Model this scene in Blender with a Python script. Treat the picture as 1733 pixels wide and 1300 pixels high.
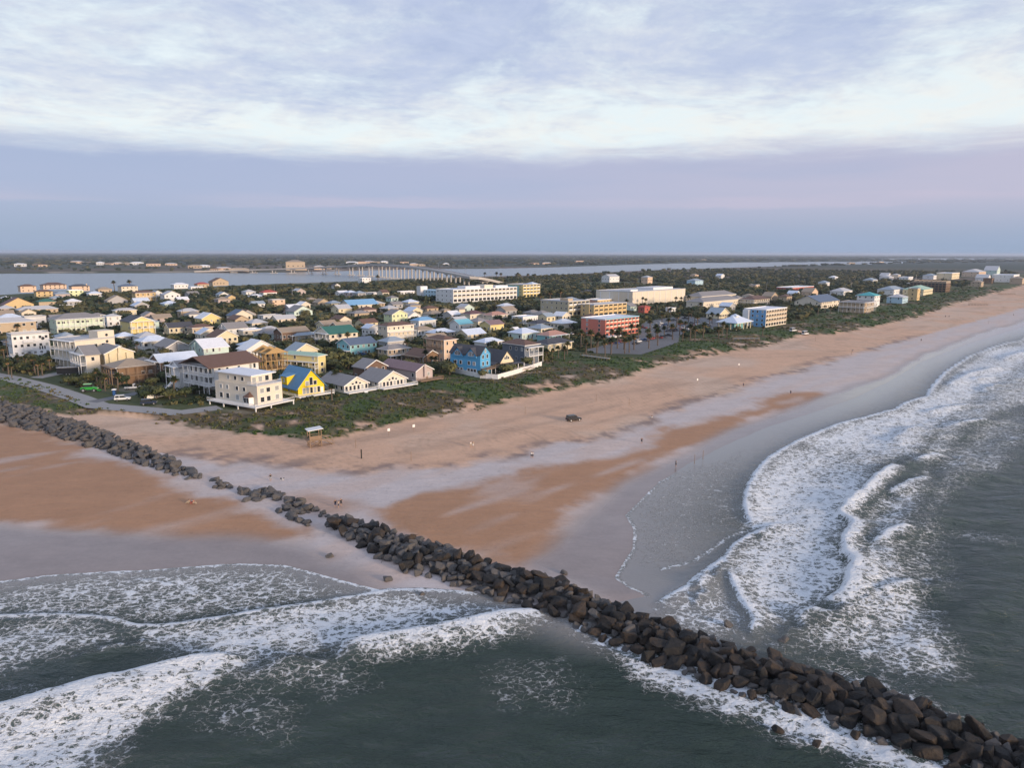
import bpy, bmesh, math, random
import numpy as np
from mathutils import Vector, Matrix
for o in list(bpy.data.objects): bpy.data.objects.remove(o)
SC=bpy.context.scene; C=SC.collection
R=random.Random(7); NR=np.random.RandomState(11)
HOUSES=[
('house', 'white modernist three storey house with a round window and rooftop rail', -228.6, 328.6, 46, 14.9, 8.9, 10.8, 'flat', 'white', 'flatgrey', 'win3 ring term'),
('house', 'cream three storey house with open columned porches and a round-windowed tower', -180.9, 297.2, 58, 16.7, 16.6, 12.0, 'flat', 'cream', 'flatgrey', 'pL3 win2 tower th58'),
('house', 'cream house with grey shed roof tucked against the columned porch house', -168.4, 282.7, 46, 5.1, 13.7, 8.4, 'gableL', 'cream', 'greyroof', 'pL2 win2'),
('house', 'pale yellow house with three tall wall bays and a square chimney', -164.1, 288.5, 46, 11.0, 14.7, 8.1, 'gableR', 'paleyellow', 'greyroof', 'win1 bays ch'),
('house', 'brown timber decked house with wide tan roof', -145.2, 262.3, 46, 12.9, 11.6, 6.5, 'hip', 'timber', 'tanroof', 'pR2 pL2 win1'),
('house', 'tan two storey house with pale hip roof behind the feathery palm', -302.4, 414.5, 46, 24.9, 12.5, 7.5, 'hip', 'tan', 'palegrey', 'win2'),
('house', 'long mint and white two storey house with full length balconies', -268.1, 424.5, 46, 25.5, 14.8, 9.1, 'hip', 'mint', 'greyroof', 'pR2 win2'),
('house', 'white flat roofed house with a pale blue side wing', -308.1, 456.9, 46, 11.8, 7.1, 7.5, 'flat', 'white', 'flatgrey', 'win1'),
('house', 'white house with grey hip roof beside the long mint house', -265.2, 473.0, 46, 8.6, 6.9, 6.6, 'hip', 'white', 'palegrey', 'win2'),
('house', 'pale yellow house with light grey hip roof among dark trees', -291.7, 532.8, 46, 14.5, 7.2, 5.7, 'hip', 'paleyellow', 'palegrey', 'win1'),
('house', 'yellow gabled house with dark roof and white two level porch', -223.6, 422.6, 46, 13.3, 16.9, 8.0, 'gableR', 'yellow', 'darkroof', 'pR2 win1'),
('house', 'low house with pale blue metal roofs and a cream box room', -185.5, 360.4, 46, 13.6, 9.5, 4.1, 'hip', 'white', 'bluewhite', 'win1 pR1'),
('house', 'grey gabled house with a broad chimney on its gable wall', -162.8, 337.7, 46, 11.0, 14.6, 4.2, 'gableR', 'grey', 'greyroof', 'win1 ch'),
('house', 'pale mint two storey house with white metal gable roof', -139.6, 324.8, 46, 11.6, 15.5, 5.6, 'gableL', 'palemint', 'whiteroof', 'win2 ch'),
('house', 'dark brown cottage with pale blue metal roof', -140.9, 286.0, 46, 15.4, 10.0, 5.2, 'gableL', 'brown', 'bluewhite', 'win1 pL1'),
('house', 'small pinkish white house with a white outside stair', -119.1, 255.6, 46, 5.1, 8.0, 8.0, 'gableL', 'white', 'greyroof', 'pL2 win1 stair'),
('house', 'house with a steep white metal roof beside the timber frame shell', -123.4, 332.6, 46, 15.1, 9.0, 3.8, 'gableR', 'white', 'whiteroof', 'win1'),
('house', 'tan walled house with dark brown roof and big live oak', -187.7, 423.5, 46, 12.1, 7.3, 4.5, 'hip', 'tan', 'brownroof', 'win1'),
('house', 'tall gabled house with steep white roof and yellow gable wall', -208.8, 486.5, 46, 12.9, 11.6, 4.4, 'gableR', 'yellow', 'whiteroof', 'win1'),
('house', 'cottage with mottled grey brown roof and white gable', -167.4, 424.0, 46, 12.6, 11.4, 4.2, 'gableL', 'white', 'greyroof', 'win1 ch'),
('house', 'low cream house with flat white roofs', -158.4, 424.2, 46, 12.7, 8.9, 2.8, 'flat', 'cream', 'whiteroof', 'win1'),
('house', 'dark shingled gabled house with tan roof', -124.1, 388.3, 46, 16.4, 9.0, 6.0, 'gableL', 'brown', 'tanroof', 'win1'),
('house', 'low house with blue grey hip roof and open carport', -117.7, 391.1, 46, 13.2, 9.3, 3.8, 'hip', 'tan', 'bluegrey', 'pL1 win1'),
('house', 'cream two storey house with dark green roof and white balconies', -94.4, 371.6, 46, 17.4, 14.4, 7.0, 'gableL', 'cream', 'greenroof', 'pL2 win2'),
('house', 'teal walled house with slate blue roof and white lower deck', -76.2, 337.5, 46, 15.1, 11.1, 5.8, 'gableL', 'teal', 'slateblue', 'win2 pL1'),
('house', 'big yellow three storey house with pale green hip roof', -78.3, 288.5, 66, 4.9, 18.5, 7.3, 'hip', 'yellow', 'palegreen', 'pL2 win3 th66'),
('house', 'long low cottage with grey roof, glazed gable and white deck stairs', -58.4, 247.6, 46, 9.9, 16.1, 2.9, 'gableR', 'cream', 'greyroof', 'glazed deckR stairR'),
('house', 'brown shingle two storey house with white trimmed gable', -56.2, 272.5, 46, 10.2, 7.9, 5.1, 'gableR', 'brown', 'greyroof', 'win2'),
('house', 'low sunroom house with a row of tall arched windows and white deck', -47.9, 255.6, 46, 12.5, 13.0, 2.8, 'gableR', 'cream', 'greyroof', 'glazed deckR'),
('house', 'mauve roofed house with chimney on its gable and wooden deck', -36.6, 271.5, 46, 8.2, 22.3, 4.2, 'gableR', 'pinkgrey', 'mauveroof', 'win1 ch deckR'),
('house', 'grey brown hip roofed house with long wooden verandah', -56.0, 322.8, 46, 12.5, 7.5, 5.3, 'hip', 'tan', 'greyroof', 'pR1 win2'),
('house', 'white gabled house with pale blue roof and a high window', -82.9, 417.0, 46, 7.6, 6.9, 5.4, 'gableR', 'white', 'bluewhite', 'win1'),
('house', 'white three storey house with tan hip roofs and stacked balconies', -67.0, 387.1, 46, 18.1, 8.6, 9.4, 'hip', 'cream', 'brownroof', 'pR2 win3'),
('house', 'pale lime gabled house with grey roof behind the tall white house', -83.5, 502.7, 46, 13.5, 9.5, 6.1, 'gableR', 'lime', 'greyroof', 'win2'),
('house', 'house with bright blue metal roof beside the tall white house', -60.4, 467.5, 46, 14.4, 8.6, 4.9, 'hip', 'white', 'blueroof', 'win1'),
('house', 'white cottage with turquoise metal roof', -33.0, 450.3, 46, 11.4, 9.1, 4.7, 'gableL', 'white', 'turqroof', 'win1'),
('house', 'yellow gabled house with mauve roof and tall side wall', -13.1, 434.3, 46, 11.6, 9.3, 6.0, 'gableL', 'yellow', 'mauveroof', 'win1'),
('house', 'cream house with salmon pink roof', -14.5, 518.0, 46, 16.0, 9.6, 4.2, 'hip', 'cream', 'pinkroof', 'win2'),
('house', 'house with dark plum hip roof in front of the white hotel', -30.3, 522.1, 46, 14.3, 10.0, 4.6, 'hip', 'cream', 'plumroof', 'win1'),
('house', 'low house with very pale blue roof behind the peach tower house', -43.7, 412.2, 46, 14.6, 8.8, 3.0, 'hip', 'tan', 'bluewhite', 'win1'),
('house', 'low house with pale blue roof and yellow gable end', -25.1, 406.9, 46, 14.1, 9.9, 3.0, 'gableL', 'paleyellow', 'bluewhite', 'win1'),
('house', 'peach tower house with brown hip roof and upper balcony', -29.8, 314.6, 46, 7.3, 12.2, 10.8, 'hip', 'peach', 'brownroof', 'pL1top win3'),
('house', 'low brown roofed wing in front of the peach tower house', -38.7, 311.0, 46, 10.1, 12.5, 3.8, 'gableR', 'timber', 'brownroof', 'pL1 win1'),
('house', 'slate grey house with dark hip roof and curved white balcony', 5.6, 315.2, 46, 9.3, 13.9, 8.5, 'hip', 'slate', 'brownroof', 'win2 pR1low'),
('house', 'low house with pale grey metal roof behind the blue house', -14.0, 368.7, 46, 13.1, 7.8, 3.0, 'hip', 'white', 'bluewhite', 'win1'),
('house', 'teal cottage with pink tiled roof and white porch', 20.3, 394.3, 46, 14.9, 8.9, 3.8, 'hip', 'teal', 'pinkroof', 'pR1 win1'),
('house', 'low house with dark grey roof and lime awning by the palms', 17.7, 355.9, 46, 18.9, 9.5, 3.8, 'hip', 'paleyellow', 'darkroof', 'win1'),
('shed', 'small white garden shed on green lawn', 1.5, 437.9, 46, 3.7, 3.0, 3.2, 'gableL', 'white', 'whiteroof', 'door'),
('house', 'low white flat roofed house among palms', 7.4, 497.0, 46, 15.3, 10.7, 4.8, 'flat', 'white', 'whiteroof', 'win1'),
('house', 'peach riverside house with brown hip roof at the far left bank', -588.3, 871.1, 46, 16.4, 11.5, 7.2, 'hip', 'peach', 'brownroof', 'far2'),
('house', 'large peach riverside house with wide brown roof and pale gable', -605.5, 940.7, 46, 26.5, 15.9, 5.5, 'hip', 'peach', 'brownroof', 'far2'),
('house', 'peach riverside house with dark hip roof and tall side chimney', -544.5, 900.4, 46, 19.9, 11.9, 6.0, 'hip', 'peach', 'darkroof', 'far2 ch'),
('house', 'low tan riverside house with tan hip roof', -483.9, 851.1, 46, 14.7, 10.3, 4.9, 'hip', 'tan', 'tanroof', 'far1'),
('house', 'cream riverside house with dark blue hip roof beneath tall palms', -463.9, 864.7, 46, 18.3, 12.8, 7.8, 'hip', 'cream', 'slateblue', 'far2'),
('house', 'yellow ochre house with brown roof below the riverside houses', -511.2, 781.2, 46, 15.6, 9.3, 5.8, 'hip', 'ochre', 'brownroof', 'far2'),
('house', 'pale green stepped house with white decks near the river', -476.9, 782.9, 46, 14.0, 9.8, 7.1, 'flat', 'lime', 'whiteroof', 'far2'),
('house', 'house with pale sky blue hip roof near the river', -450.1, 773.8, 46, 12.4, 8.7, 4.5, 'hip', 'white', 'bluewhite', 'far1'),
('house', 'bright yellow two storey house with double verandah', -368.8, 711.5, 46, 19.4, 9.7, 8.8, 'hip', 'ochre', 'brownroof', 'pR2 far2'),
('house', 'yellow house with two dark red gable roofs', -420.5, 599.7, 46, 21.4, 12.8, 4.9, 'gableR', 'ochre', 'plumroof', 'far1'),
('house', 'house with dark green metal hip roof and small white gable', -421.4, 646.3, 46, 13.1, 9.1, 4.3, 'hip', 'tan', 'greenroof', 'far1'),
('house', 'long low house with pale grey roof in scrub', -378.2, 555.3, 46, 26.4, 10.5, 4.1, 'hip', 'tan', 'palegrey', 'far1'),
('house', 'low pale house with white flat roof amid dark oaks', -383.7, 613.7, 46, 12.5, 8.7, 3.0, 'flat', 'cream', 'palegrey', 'far1'),
('house', 'house with three small tan gables in a row', -373.8, 670.5, 46, 17.6, 8.8, 3.9, 'gableR', 'grey', 'tanroof', 'far1'),
('house', 'low house with wide bright white roof near the river', -448.1, 965.4, 46, 18.8, 11.3, 5.6, 'hip', 'white', 'whiteroof', 'far1'),
('house', 'house with bright red hip roof at the river bank', -424.3, 982.9, 46, 15.5, 10.9, 5.7, 'hip', 'tan', 'redroof', 'far1'),
('house', 'low building with pale blue roof beside the red roofed house', -413.2, 936.6, 46, 15.9, 9.5, 3.8, 'flat', 'white', 'bluewhite', 'far1'),
('house', 'tan house with brown gables above the river trees', -432.5, 1052.9, 46, 23.6, 14.1, 6.1, 'gableR', 'tan', 'brownroof', 'far1'),
('house', 'white house with two grey gable roofs and bay front', -336.9, 704.3, 46, 15.1, 10.6, 7.5, 'gableR', 'white', 'palegrey', 'far2'),
('house', 'small yellow gabled house half hidden by oaks', -279.8, 715.3, 46, 7.7, 6.9, 4.7, 'gableR', 'ochre', 'greyroof', 'far1'),
('house', 'house with crimson roof in the oak canopy', -274.7, 803.3, 46, 16.1, 9.7, 4.6, 'hip', 'white', 'redroof', 'far1'),
('house', 'house with blue grey roof in the oak canopy', -225.9, 632.9, 46, 11.0, 7.7, 4.1, 'gableL', 'white', 'bluegrey', 'far1'),
('house', 'peach flat roofed two storey house in the oak canopy', -213.6, 647.3, 46, 12.1, 8.5, 6.3, 'flat', 'peach', 'flatgrey', 'far2'),
('house', 'grey green gabled house with a red lower roof', -194.4, 503.7, 46, 14.3, 10.0, 4.9, 'gableR', 'cream', 'slateblue', 'far1'),
('house', 'low white house with pale flat roofs beyond the grey cottage', -178.1, 517.5, 46, 14.4, 8.6, 3.4, 'flat', 'white', 'palegrey', 'far1'),
('house', 'grey roofed house with pale green gable end', -166.2, 551.9, 46, 15.7, 12.5, 4.0, 'gableR', 'palemint', 'greyroof', 'far1'),
('house', 'long house with vivid blue roof and cream gables', -137.0, 610.0, 46, 29.3, 14.6, 4.9, 'gableL', 'cream', 'blueroof', 'far1'),
('house', 'low house with grey brown roof in dense trees', -119.4, 548.3, 46, 13.4, 8.0, 2.8, 'hip', 'tan', 'greyroof', 'far1'),
('house', 'low pale roofed house behind a utility pole', -160.3, 492.0, 46, 14.4, 8.6, 3.6, 'gableL', 'cream', 'palegrey', 'far1'),
('house', 'white stepped house beneath the bridge', -240.5, 1169.8, 46, 16.9, 11.8, 7.6, 'flat', 'white', 'whiteroof', 'far2'),
('house', 'small white gabled house in the oaks left of the bridge', -238.6, 977.6, 46, 9.1, 7.3, 4.8, 'gableR', 'white', 'darkroof', 'far1'),
('motel', 'long cream motel row with grey roof and ochre end walls', 168.8, 641.0, 46, 68.6, 17.1, 6.1, 'hip', 'cream', 'greyroof', 'win1'),
('motel', 'rear cream motel row behind the long front row', 191.5, 735.6, 46, 73.0, 18.2, 5.3, 'hip', 'cream', 'greyroof', 'win1'),
('house', 'white columned house with dark brown hip roofs', 226.7, 679.3, 46, 31.6, 15.8, 5.9, 'hip', 'cream', 'brownroof', 'pL2 far2'),
('house', 'small grey roofed cottage with pale yellow gable by the car park', 155.2, 542.2, 46, 15.5, 10.9, 3.9, 'gableR', 'paleyellow', 'bluegrey', 'win1'),
('house', 'pale blue house with blue grey roofs on the wooded rise', 280.2, 1118.3, 46, 24.4, 14.7, 7.1, 'hip', 'paleblue', 'bluegrey', 'far2'),
('house', 'small peach tower house on the wooded rise', 326.8, 978.5, 46, 11.0, 9.9, 6.9, 'flat', 'peach', 'flatgrey', 'far2'),
('shop', 'long low red and white roofed shop building', 365.1, 950.3, 46, 70.3, 21.1, 4.5, 'flat', 'redwall', 'whiteroof', 'far1'),
('house', 'long cream house with dark slate roof behind palms', 273.4, 644.9, 46, 46.0, 23.0, 6.1, 'gableL', 'cream', 'slateblue', 'far2'),
('house', 'tan balconied beach house with flat grey roof', 291.9, 600.9, 48, 25.0, 20.0, 8.6, 'flat', 'tan', 'greyroof', 'pR2 pL2 far2'),
('house', 'white beach house with teal roof turret', 333.1, 668.5, 48, 17.0, 15.3, 10.5, 'hip', 'white', 'tealroof', 'far3'),
('house', 'pale aqua beach house with pale roof', 385.3, 717.8, 48, 20.5, 14.3, 6.2, 'hip', 'paleblue', 'palegrey', 'far2'),
('house', 'narrow tan tower house with white balconies', 425.2, 764.2, 48, 11.5, 9.2, 12.6, 'flat', 'ochre', 'flatgrey', 'far3'),
('house', 'row house with blue grey roof behind the beach houses', 451.5, 861.7, 48, 45.8, 18.3, 6.7, 'hip', 'white', 'bluegrey', 'far1'),
('house', 'house with green grey roof behind the tan tower house', 487.6, 863.5, 48, 45.1, 22.5, 6.7, 'hip', 'paleyellow', 'palegreen', 'far1'),
('house', 'white metal roofed hall behind the saw-tooth hotel', 595.7, 1061.3, 48, 39.8, 19.9, 5.8, 'hip', 'white', 'palegrey', 'far1'),
('house', 'pale long building with white roof past the saw-tooth hotel', 849.0, 1412.0, 48, 66.6, 26.6, 11.9, 'flat', 'paleyellow', 'whiteroof', 'far2'),
('house', 'pale pink long building with white roof in far dunes', 996.5, 1562.5, 48, 79.5, 31.8, 10.6, 'hip', 'peach', 'palegrey', 'far2'),
('house', 'pale green building with white gable in far dunes', 1123.8, 1697.4, 48, 43.7, 26.2, 11.5, 'gableR', 'palemint', 'palegrey', 'far2'),
('house', 'white flat roofed beach block at the far right shore', 872.7, 1272.5, 48, 63.4, 31.7, 12.6, 'flat', 'white', 'whiteroof', 'far2'),
('house', 'dark brown beach building between white blocks', 800.2, 1218.5, 48, 21.2, 12.7, 8.4, 'flat', 'timber', 'brownroof', 'far1'),
('house', 'tan beach house at the far end of the shore', 836.8, 1198.0, 48, 21.9, 17.5, 9.2, 'hip', 'tan', 'tanroof', 'far1'),
('house', 'low white house with grey roof among far trees', 706.9, 1370.4, 48, 28.6, 17.2, 5.3, 'hip', 'white', 'palegrey', 'far1'),
('house', 'low white roofed house in scrub inland of the beach houses', 385.3, 846.6, 48, 31.0, 15.5, 5.3, 'hip', 'white', 'palegrey', 'far1'),
('house', 'pink house with brown roof inland of the beach houses', 343.0, 833.1, 46, 17.4, 12.2, 5.2, 'gableR', 'peach', 'tanroof', 'far1'),
('house', 'grey roofed house in the far green flat', 606.9, 1229.0, 48, 26.5, 15.9, 4.8, 'hip', 'white', 'bluegrey', 'far1'),
('house', 'tiny white house on the green rise beyond the motel', 411.5, 1441.5, 46, 14.4, 11.5, 5.6, 'gableR', 'white', 'bluewhite', 'far1'),
('house', 'tiny pinkish house on the green rise beyond the motel', 368.0, 1472.1, 46, 13.6, 10.9, 5.8, 'hip', 'peach', 'tanroof', 'far1'),
('house', 'white lodge with grey roof in dark trees behind the warehouse', 162.7, 1221.9, 46, 27.7, 16.6, 9.7, 'gableL', 'white', 'palegrey', 'far1'),
('house', 'small square house with pale salmon wall on the tree covered rise', 214.4, 1156.1, 46, 13.5, 12.2, 11.0, 'hip', 'peach', 'palegrey', 'far1'),
('house', 'low brown roofed house left of the plum roofed house', -69.2, 588.2, 46, 12.1, 7.3, 3.8, 'hip', 'tan', 'brownroof', 'far1'),
('house', 'small tan roofed cottage under the white hotel wing', -53.6, 571.7, 46, 6.2, 5.0, 3.7, 'hip', 'tan', 'tanroof', 'far1'),
('house', 'grey roofed cottage right under the white hotel facade', -42.7, 583.3, 46, 6.4, 5.1, 3.8, 'gableL', 'cream', 'greyroof', 'far1'),
('house', 'low grey house in oaks left of the white hotel', -103.8, 630.8, 46, 10.9, 7.7, 4.1, 'gableL', 'grey', 'greyroof', 'far1'),
('house', 'tan and grey house beside the white hotel wing', -85.1, 605.7, 46, 11.0, 7.7, 4.9, 'hip', 'tan', 'greyroof', 'far1'),
('house', 'row of small white sheds in oaks before the bridge ramp', -128.0, 833.0, 46, 24.3, 9.7, 4.0, 'flat', 'white', 'whiteroof', 'far1'),
('house', 'low white roofed hut deep in the oaks', -165.8, 831.1, 46, 19.4, 9.7, 2.8, 'flat', 'white', 'palegrey', 'far1'),
('house', 'pale green low house among dark palms', -213.6, 448.9, 46, 7.1, 5.0, 2.9, 'hip', 'palemint', 'palegrey', 'win1'),
('house', 'low house with pale grey roof behind the dark shingled house', -148.2, 430.8, 46, 9.8, 6.9, 2.8, 'hip', 'white', 'palegrey', 'win1'),
('house', 'small grey roofed house right of the long mint house', -303.6, 522.8, 46, 8.4, 5.9, 3.0, 'hip', 'white', 'greyroof', 'win1'),
('house', 'brown roofed cottage between the yellow bay house and timber decks', -159.0, 303.9, 46, 5.3, 4.2, 2.8, 'hip', 'tan', 'greyroof', 'win1'),
('house', 'low white roofed shop row with ochre front by the market building', 79.9, 681.1, 46, 36.8, 14.7, 4.9, 'flat', 'ochre', 'whiteroof', 'far1'),
('house', 'red roofed shop behind the hotel car park', 108.6, 594.4, 46, 7.9, 6.3, 4.8, 'hip', 'redwall', 'redroof', 'far1'),
('house', 'white roofed kiosk behind the car park palms', 131.8, 601.2, 46, 7.7, 5.4, 3.4, 'flat', 'white', 'whiteroof', 'far1'),
('house', 'tan roofed house behind the columned house', 266.7, 747.9, 46, 14.9, 10.4, 5.3, 'gableR', 'tan', 'tanroof', 'far1'),
('house', 'brown roofed house right of the columned house', 279.2, 739.4, 46, 12.6, 8.8, 5.3, 'hip', 'tan', 'brownroof', 'far1'),
('house', 'tiny grey house on the green flat right of the shop', 477.5, 1110.8, 46, 15.1, 12.1, 5.2, 'hip', 'white', 'bluegrey', 'far1'),
('house', 'long white roof among trees toward the river', 601.6, 1362.2, 48, 16.6, 11.6, 5.3, 'hip', 'white', 'whiteroof', 'far1'),
('house', 'white cottage among the far right trees', 755.4, 1469.9, 48, 22.9, 16.0, 5.6, 'gableR', 'white', 'palegrey', 'far1'),
('house', 'cream cottage among the far right trees', 776.8, 1471.7, 48, 18.3, 12.8, 6.8, 'hip', 'cream', 'palegrey', 'far1'),
('house', 'long white hall among the far right trees', 728.1, 1342.8, 48, 32.1, 16.1, 6.2, 'flat', 'white', 'whiteroof', 'far1'),
('house', 'grey blue roofed block behind the saw-tooth hotel', 812.0, 1409.1, 48, 31.3, 18.8, 7.5, 'hip', 'white', 'bluegrey', 'far1'),
('house', 'tan beach house beyond the saw-tooth hotel', 697.6, 1085.9, 48, 19.3, 13.5, 7.5, 'hip', 'tan', 'tanroof', 'far2'),
('house', 'white gabled house beyond the saw-tooth hotel', 826.1, 1269.2, 48, 26.7, 18.7, 7.8, 'gableR', 'white', 'palegrey', 'far1'),
]
DUNE_TOE=[(-245.1, 264.1), (-202.0, 245.7), (-164.4, 227.0), (-148.6, 220.2), (-133.4, 216.3), (-123.0, 217.2), (-112.6, 218.2), (-102.5, 206.6), (-90.8, 201.7), (-75.7, 193.0), (-62.0, 190.6), (-52.0, 189.4), (-44.9, 193.4), (-37.1, 204.5), (-23.0, 217.7), (-7.1, 232.8), (7.0, 250.9), (20.6, 264.7), (32.7, 274.7), (46.0, 286.9), (70.7, 324.9), (96.8, 352.1), (134.7, 386.8), (186.1, 451.1), (201.8, 451.5), (251.2, 500.7), (313.9, 566.8), (447.8, 730.6), (681.2, 1008.2), (830.1, 1183.4), (1402.7, 1766.2), (2698.1, 2980.0)]
DUNE_BACK=[(-274.5, 297.0), (-232.3, 290.2), (-198.9, 276.7), (-190.3, 274.2), (-168.5, 256.0), (-144.4, 235.1), (-129.8, 221.4), (-114.8, 217.4), (-100.8, 212.6), (-92.9, 219.4), (-79.5, 215.3), (-72.3, 224.0), (-59.7, 233.4), (-47.5, 252.2), (-36.5, 264.0), (-28.1, 290.9), (-5.6, 277.2), (12.7, 310.3), (23.0, 356.0), (37.4, 339.8), (60.9, 338.3), (92.2, 396.0), (116.0, 437.6), (159.2, 459.0), (208.7, 534.2), (260.8, 599.8), (369.4, 717.1), (581.0, 977.3), (1029.1, 1528.1), (1301.2, 1860.5), (1980.2, 2497.4), (3935.3, 4351.0)]
SHORE_L=[(-119.0, 99.0), (-101.9, 104.2), (-81.7, 108.0), (-75.5, 110.2), (-68.5, 111.3), (-60.2, 112.3), (-53.0, 113.7), (-46.6, 114.9), (-38.4, 114.3), (-33.7, 112.0), (-27.0, 108.4), (-20.8, 105.3), (-13.4, 105.6), (-6.9, 104.6), (-1.4, 103.1)]
SHORE_R=[(12.1, 94.6), (16.0, 101.7), (20.9, 104.0), (18.7, 106.4), (16.9, 109.9), (19.0, 115.1), (21.7, 121.6), (23.5, 131.4), (23.0, 138.7), (25.7, 143.6), (33.9, 159.8), (44.3, 175.0), (59.5, 193.9), (78.2, 214.9), (98.3, 233.3), (122.9, 257.1), (153.2, 291.5), (201.0, 351.2), (270.5, 425.8), (375.8, 530.3), (580.7, 725.4), (935.1, 1017.3)]
BROWN_R=[(-26.7, 138.0), (-20.4, 144.0), (-12.4, 150.9), (-4.8, 157.2), (4.8, 166.3), (13.9, 175.0), (22.1, 182.1), (34.4, 191.2), (47.8, 208.2), (69.5, 228.5), (100.5, 260.6), (115.5, 267.7), (112.2, 256.3), (91.4, 236.0), (71.1, 215.3), (55.2, 196.5), (39.5, 176.8), (26.2, 158.8), (16.4, 142.9), (10.3, 127.3), (6.1, 117.9), (1.4, 112.3), (-4.6, 115.4), (-13.4, 123.0), (-20.9, 130.7)]
BROWN_L=[(-219.3, 224.7), (-151.3, 208.0), (-132.0, 197.0), (-114.1, 183.6), (-94.8, 167.8), (-79.4, 156.5), (-66.3, 144.7), (-56.6, 138.7), (-49.3, 131.4), (-40.1, 127.0), (-45.5, 123.5), (-60.6, 124.0), (-78.2, 126.7), (-96.6, 129.5), (-132.6, 132.3)]
BROWN_M=[(-43.9, 148.7), (-32.6, 143.2), (-26.9, 139.0), (-35.9, 136.9), (-47.8, 144.9)]
WET_L=[(-133.9, 133.6), (-97.5, 130.7), (-79.0, 127.9), (-61.2, 125.2), (-45.9, 124.8), (-36.3, 121.3), (-24.3, 114.0), (-16.3, 106.3), (-22.0, 102.3), (-34.3, 107.3), (-44.4, 109.3), (-78.8, 103.9), (-100.7, 98.2)]
WET_R=[(113.3, 258.8), (92.3, 238.3), (71.8, 217.4), (55.8, 198.5), (39.9, 178.5), (26.5, 160.3), (16.6, 144.3), (10.4, 128.6), (6.1, 119.0), (2.4, 114.2), (8.9, 107.5), (16.1, 98.9), (22.9, 102.6), (27.1, 128.7), (44.2, 166.0), (73.0, 200.0), (117.2, 240.5), (181.2, 315.7), (256.2, 397.5), (349.3, 492.3), (605.4, 719.6), (727.5, 866.7), (412.9, 583.7), (293.1, 462.2), (215.6, 377.5), (163.8, 312.2)]
WRACK=[(-84.0, 175.4), (-63.9, 168.9), (-48.2, 164.2), (-33.7, 161.1), (-23.1, 163.5), (-12.3, 167.9), (-2.4, 176.3), (10.0, 184.8), (22.0, 195.5), (33.8, 208.2), (50.4, 228.6), (70.4, 253.2), (104.4, 290.5), (161.6, 354.2), (249.9, 445.8)]
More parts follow.
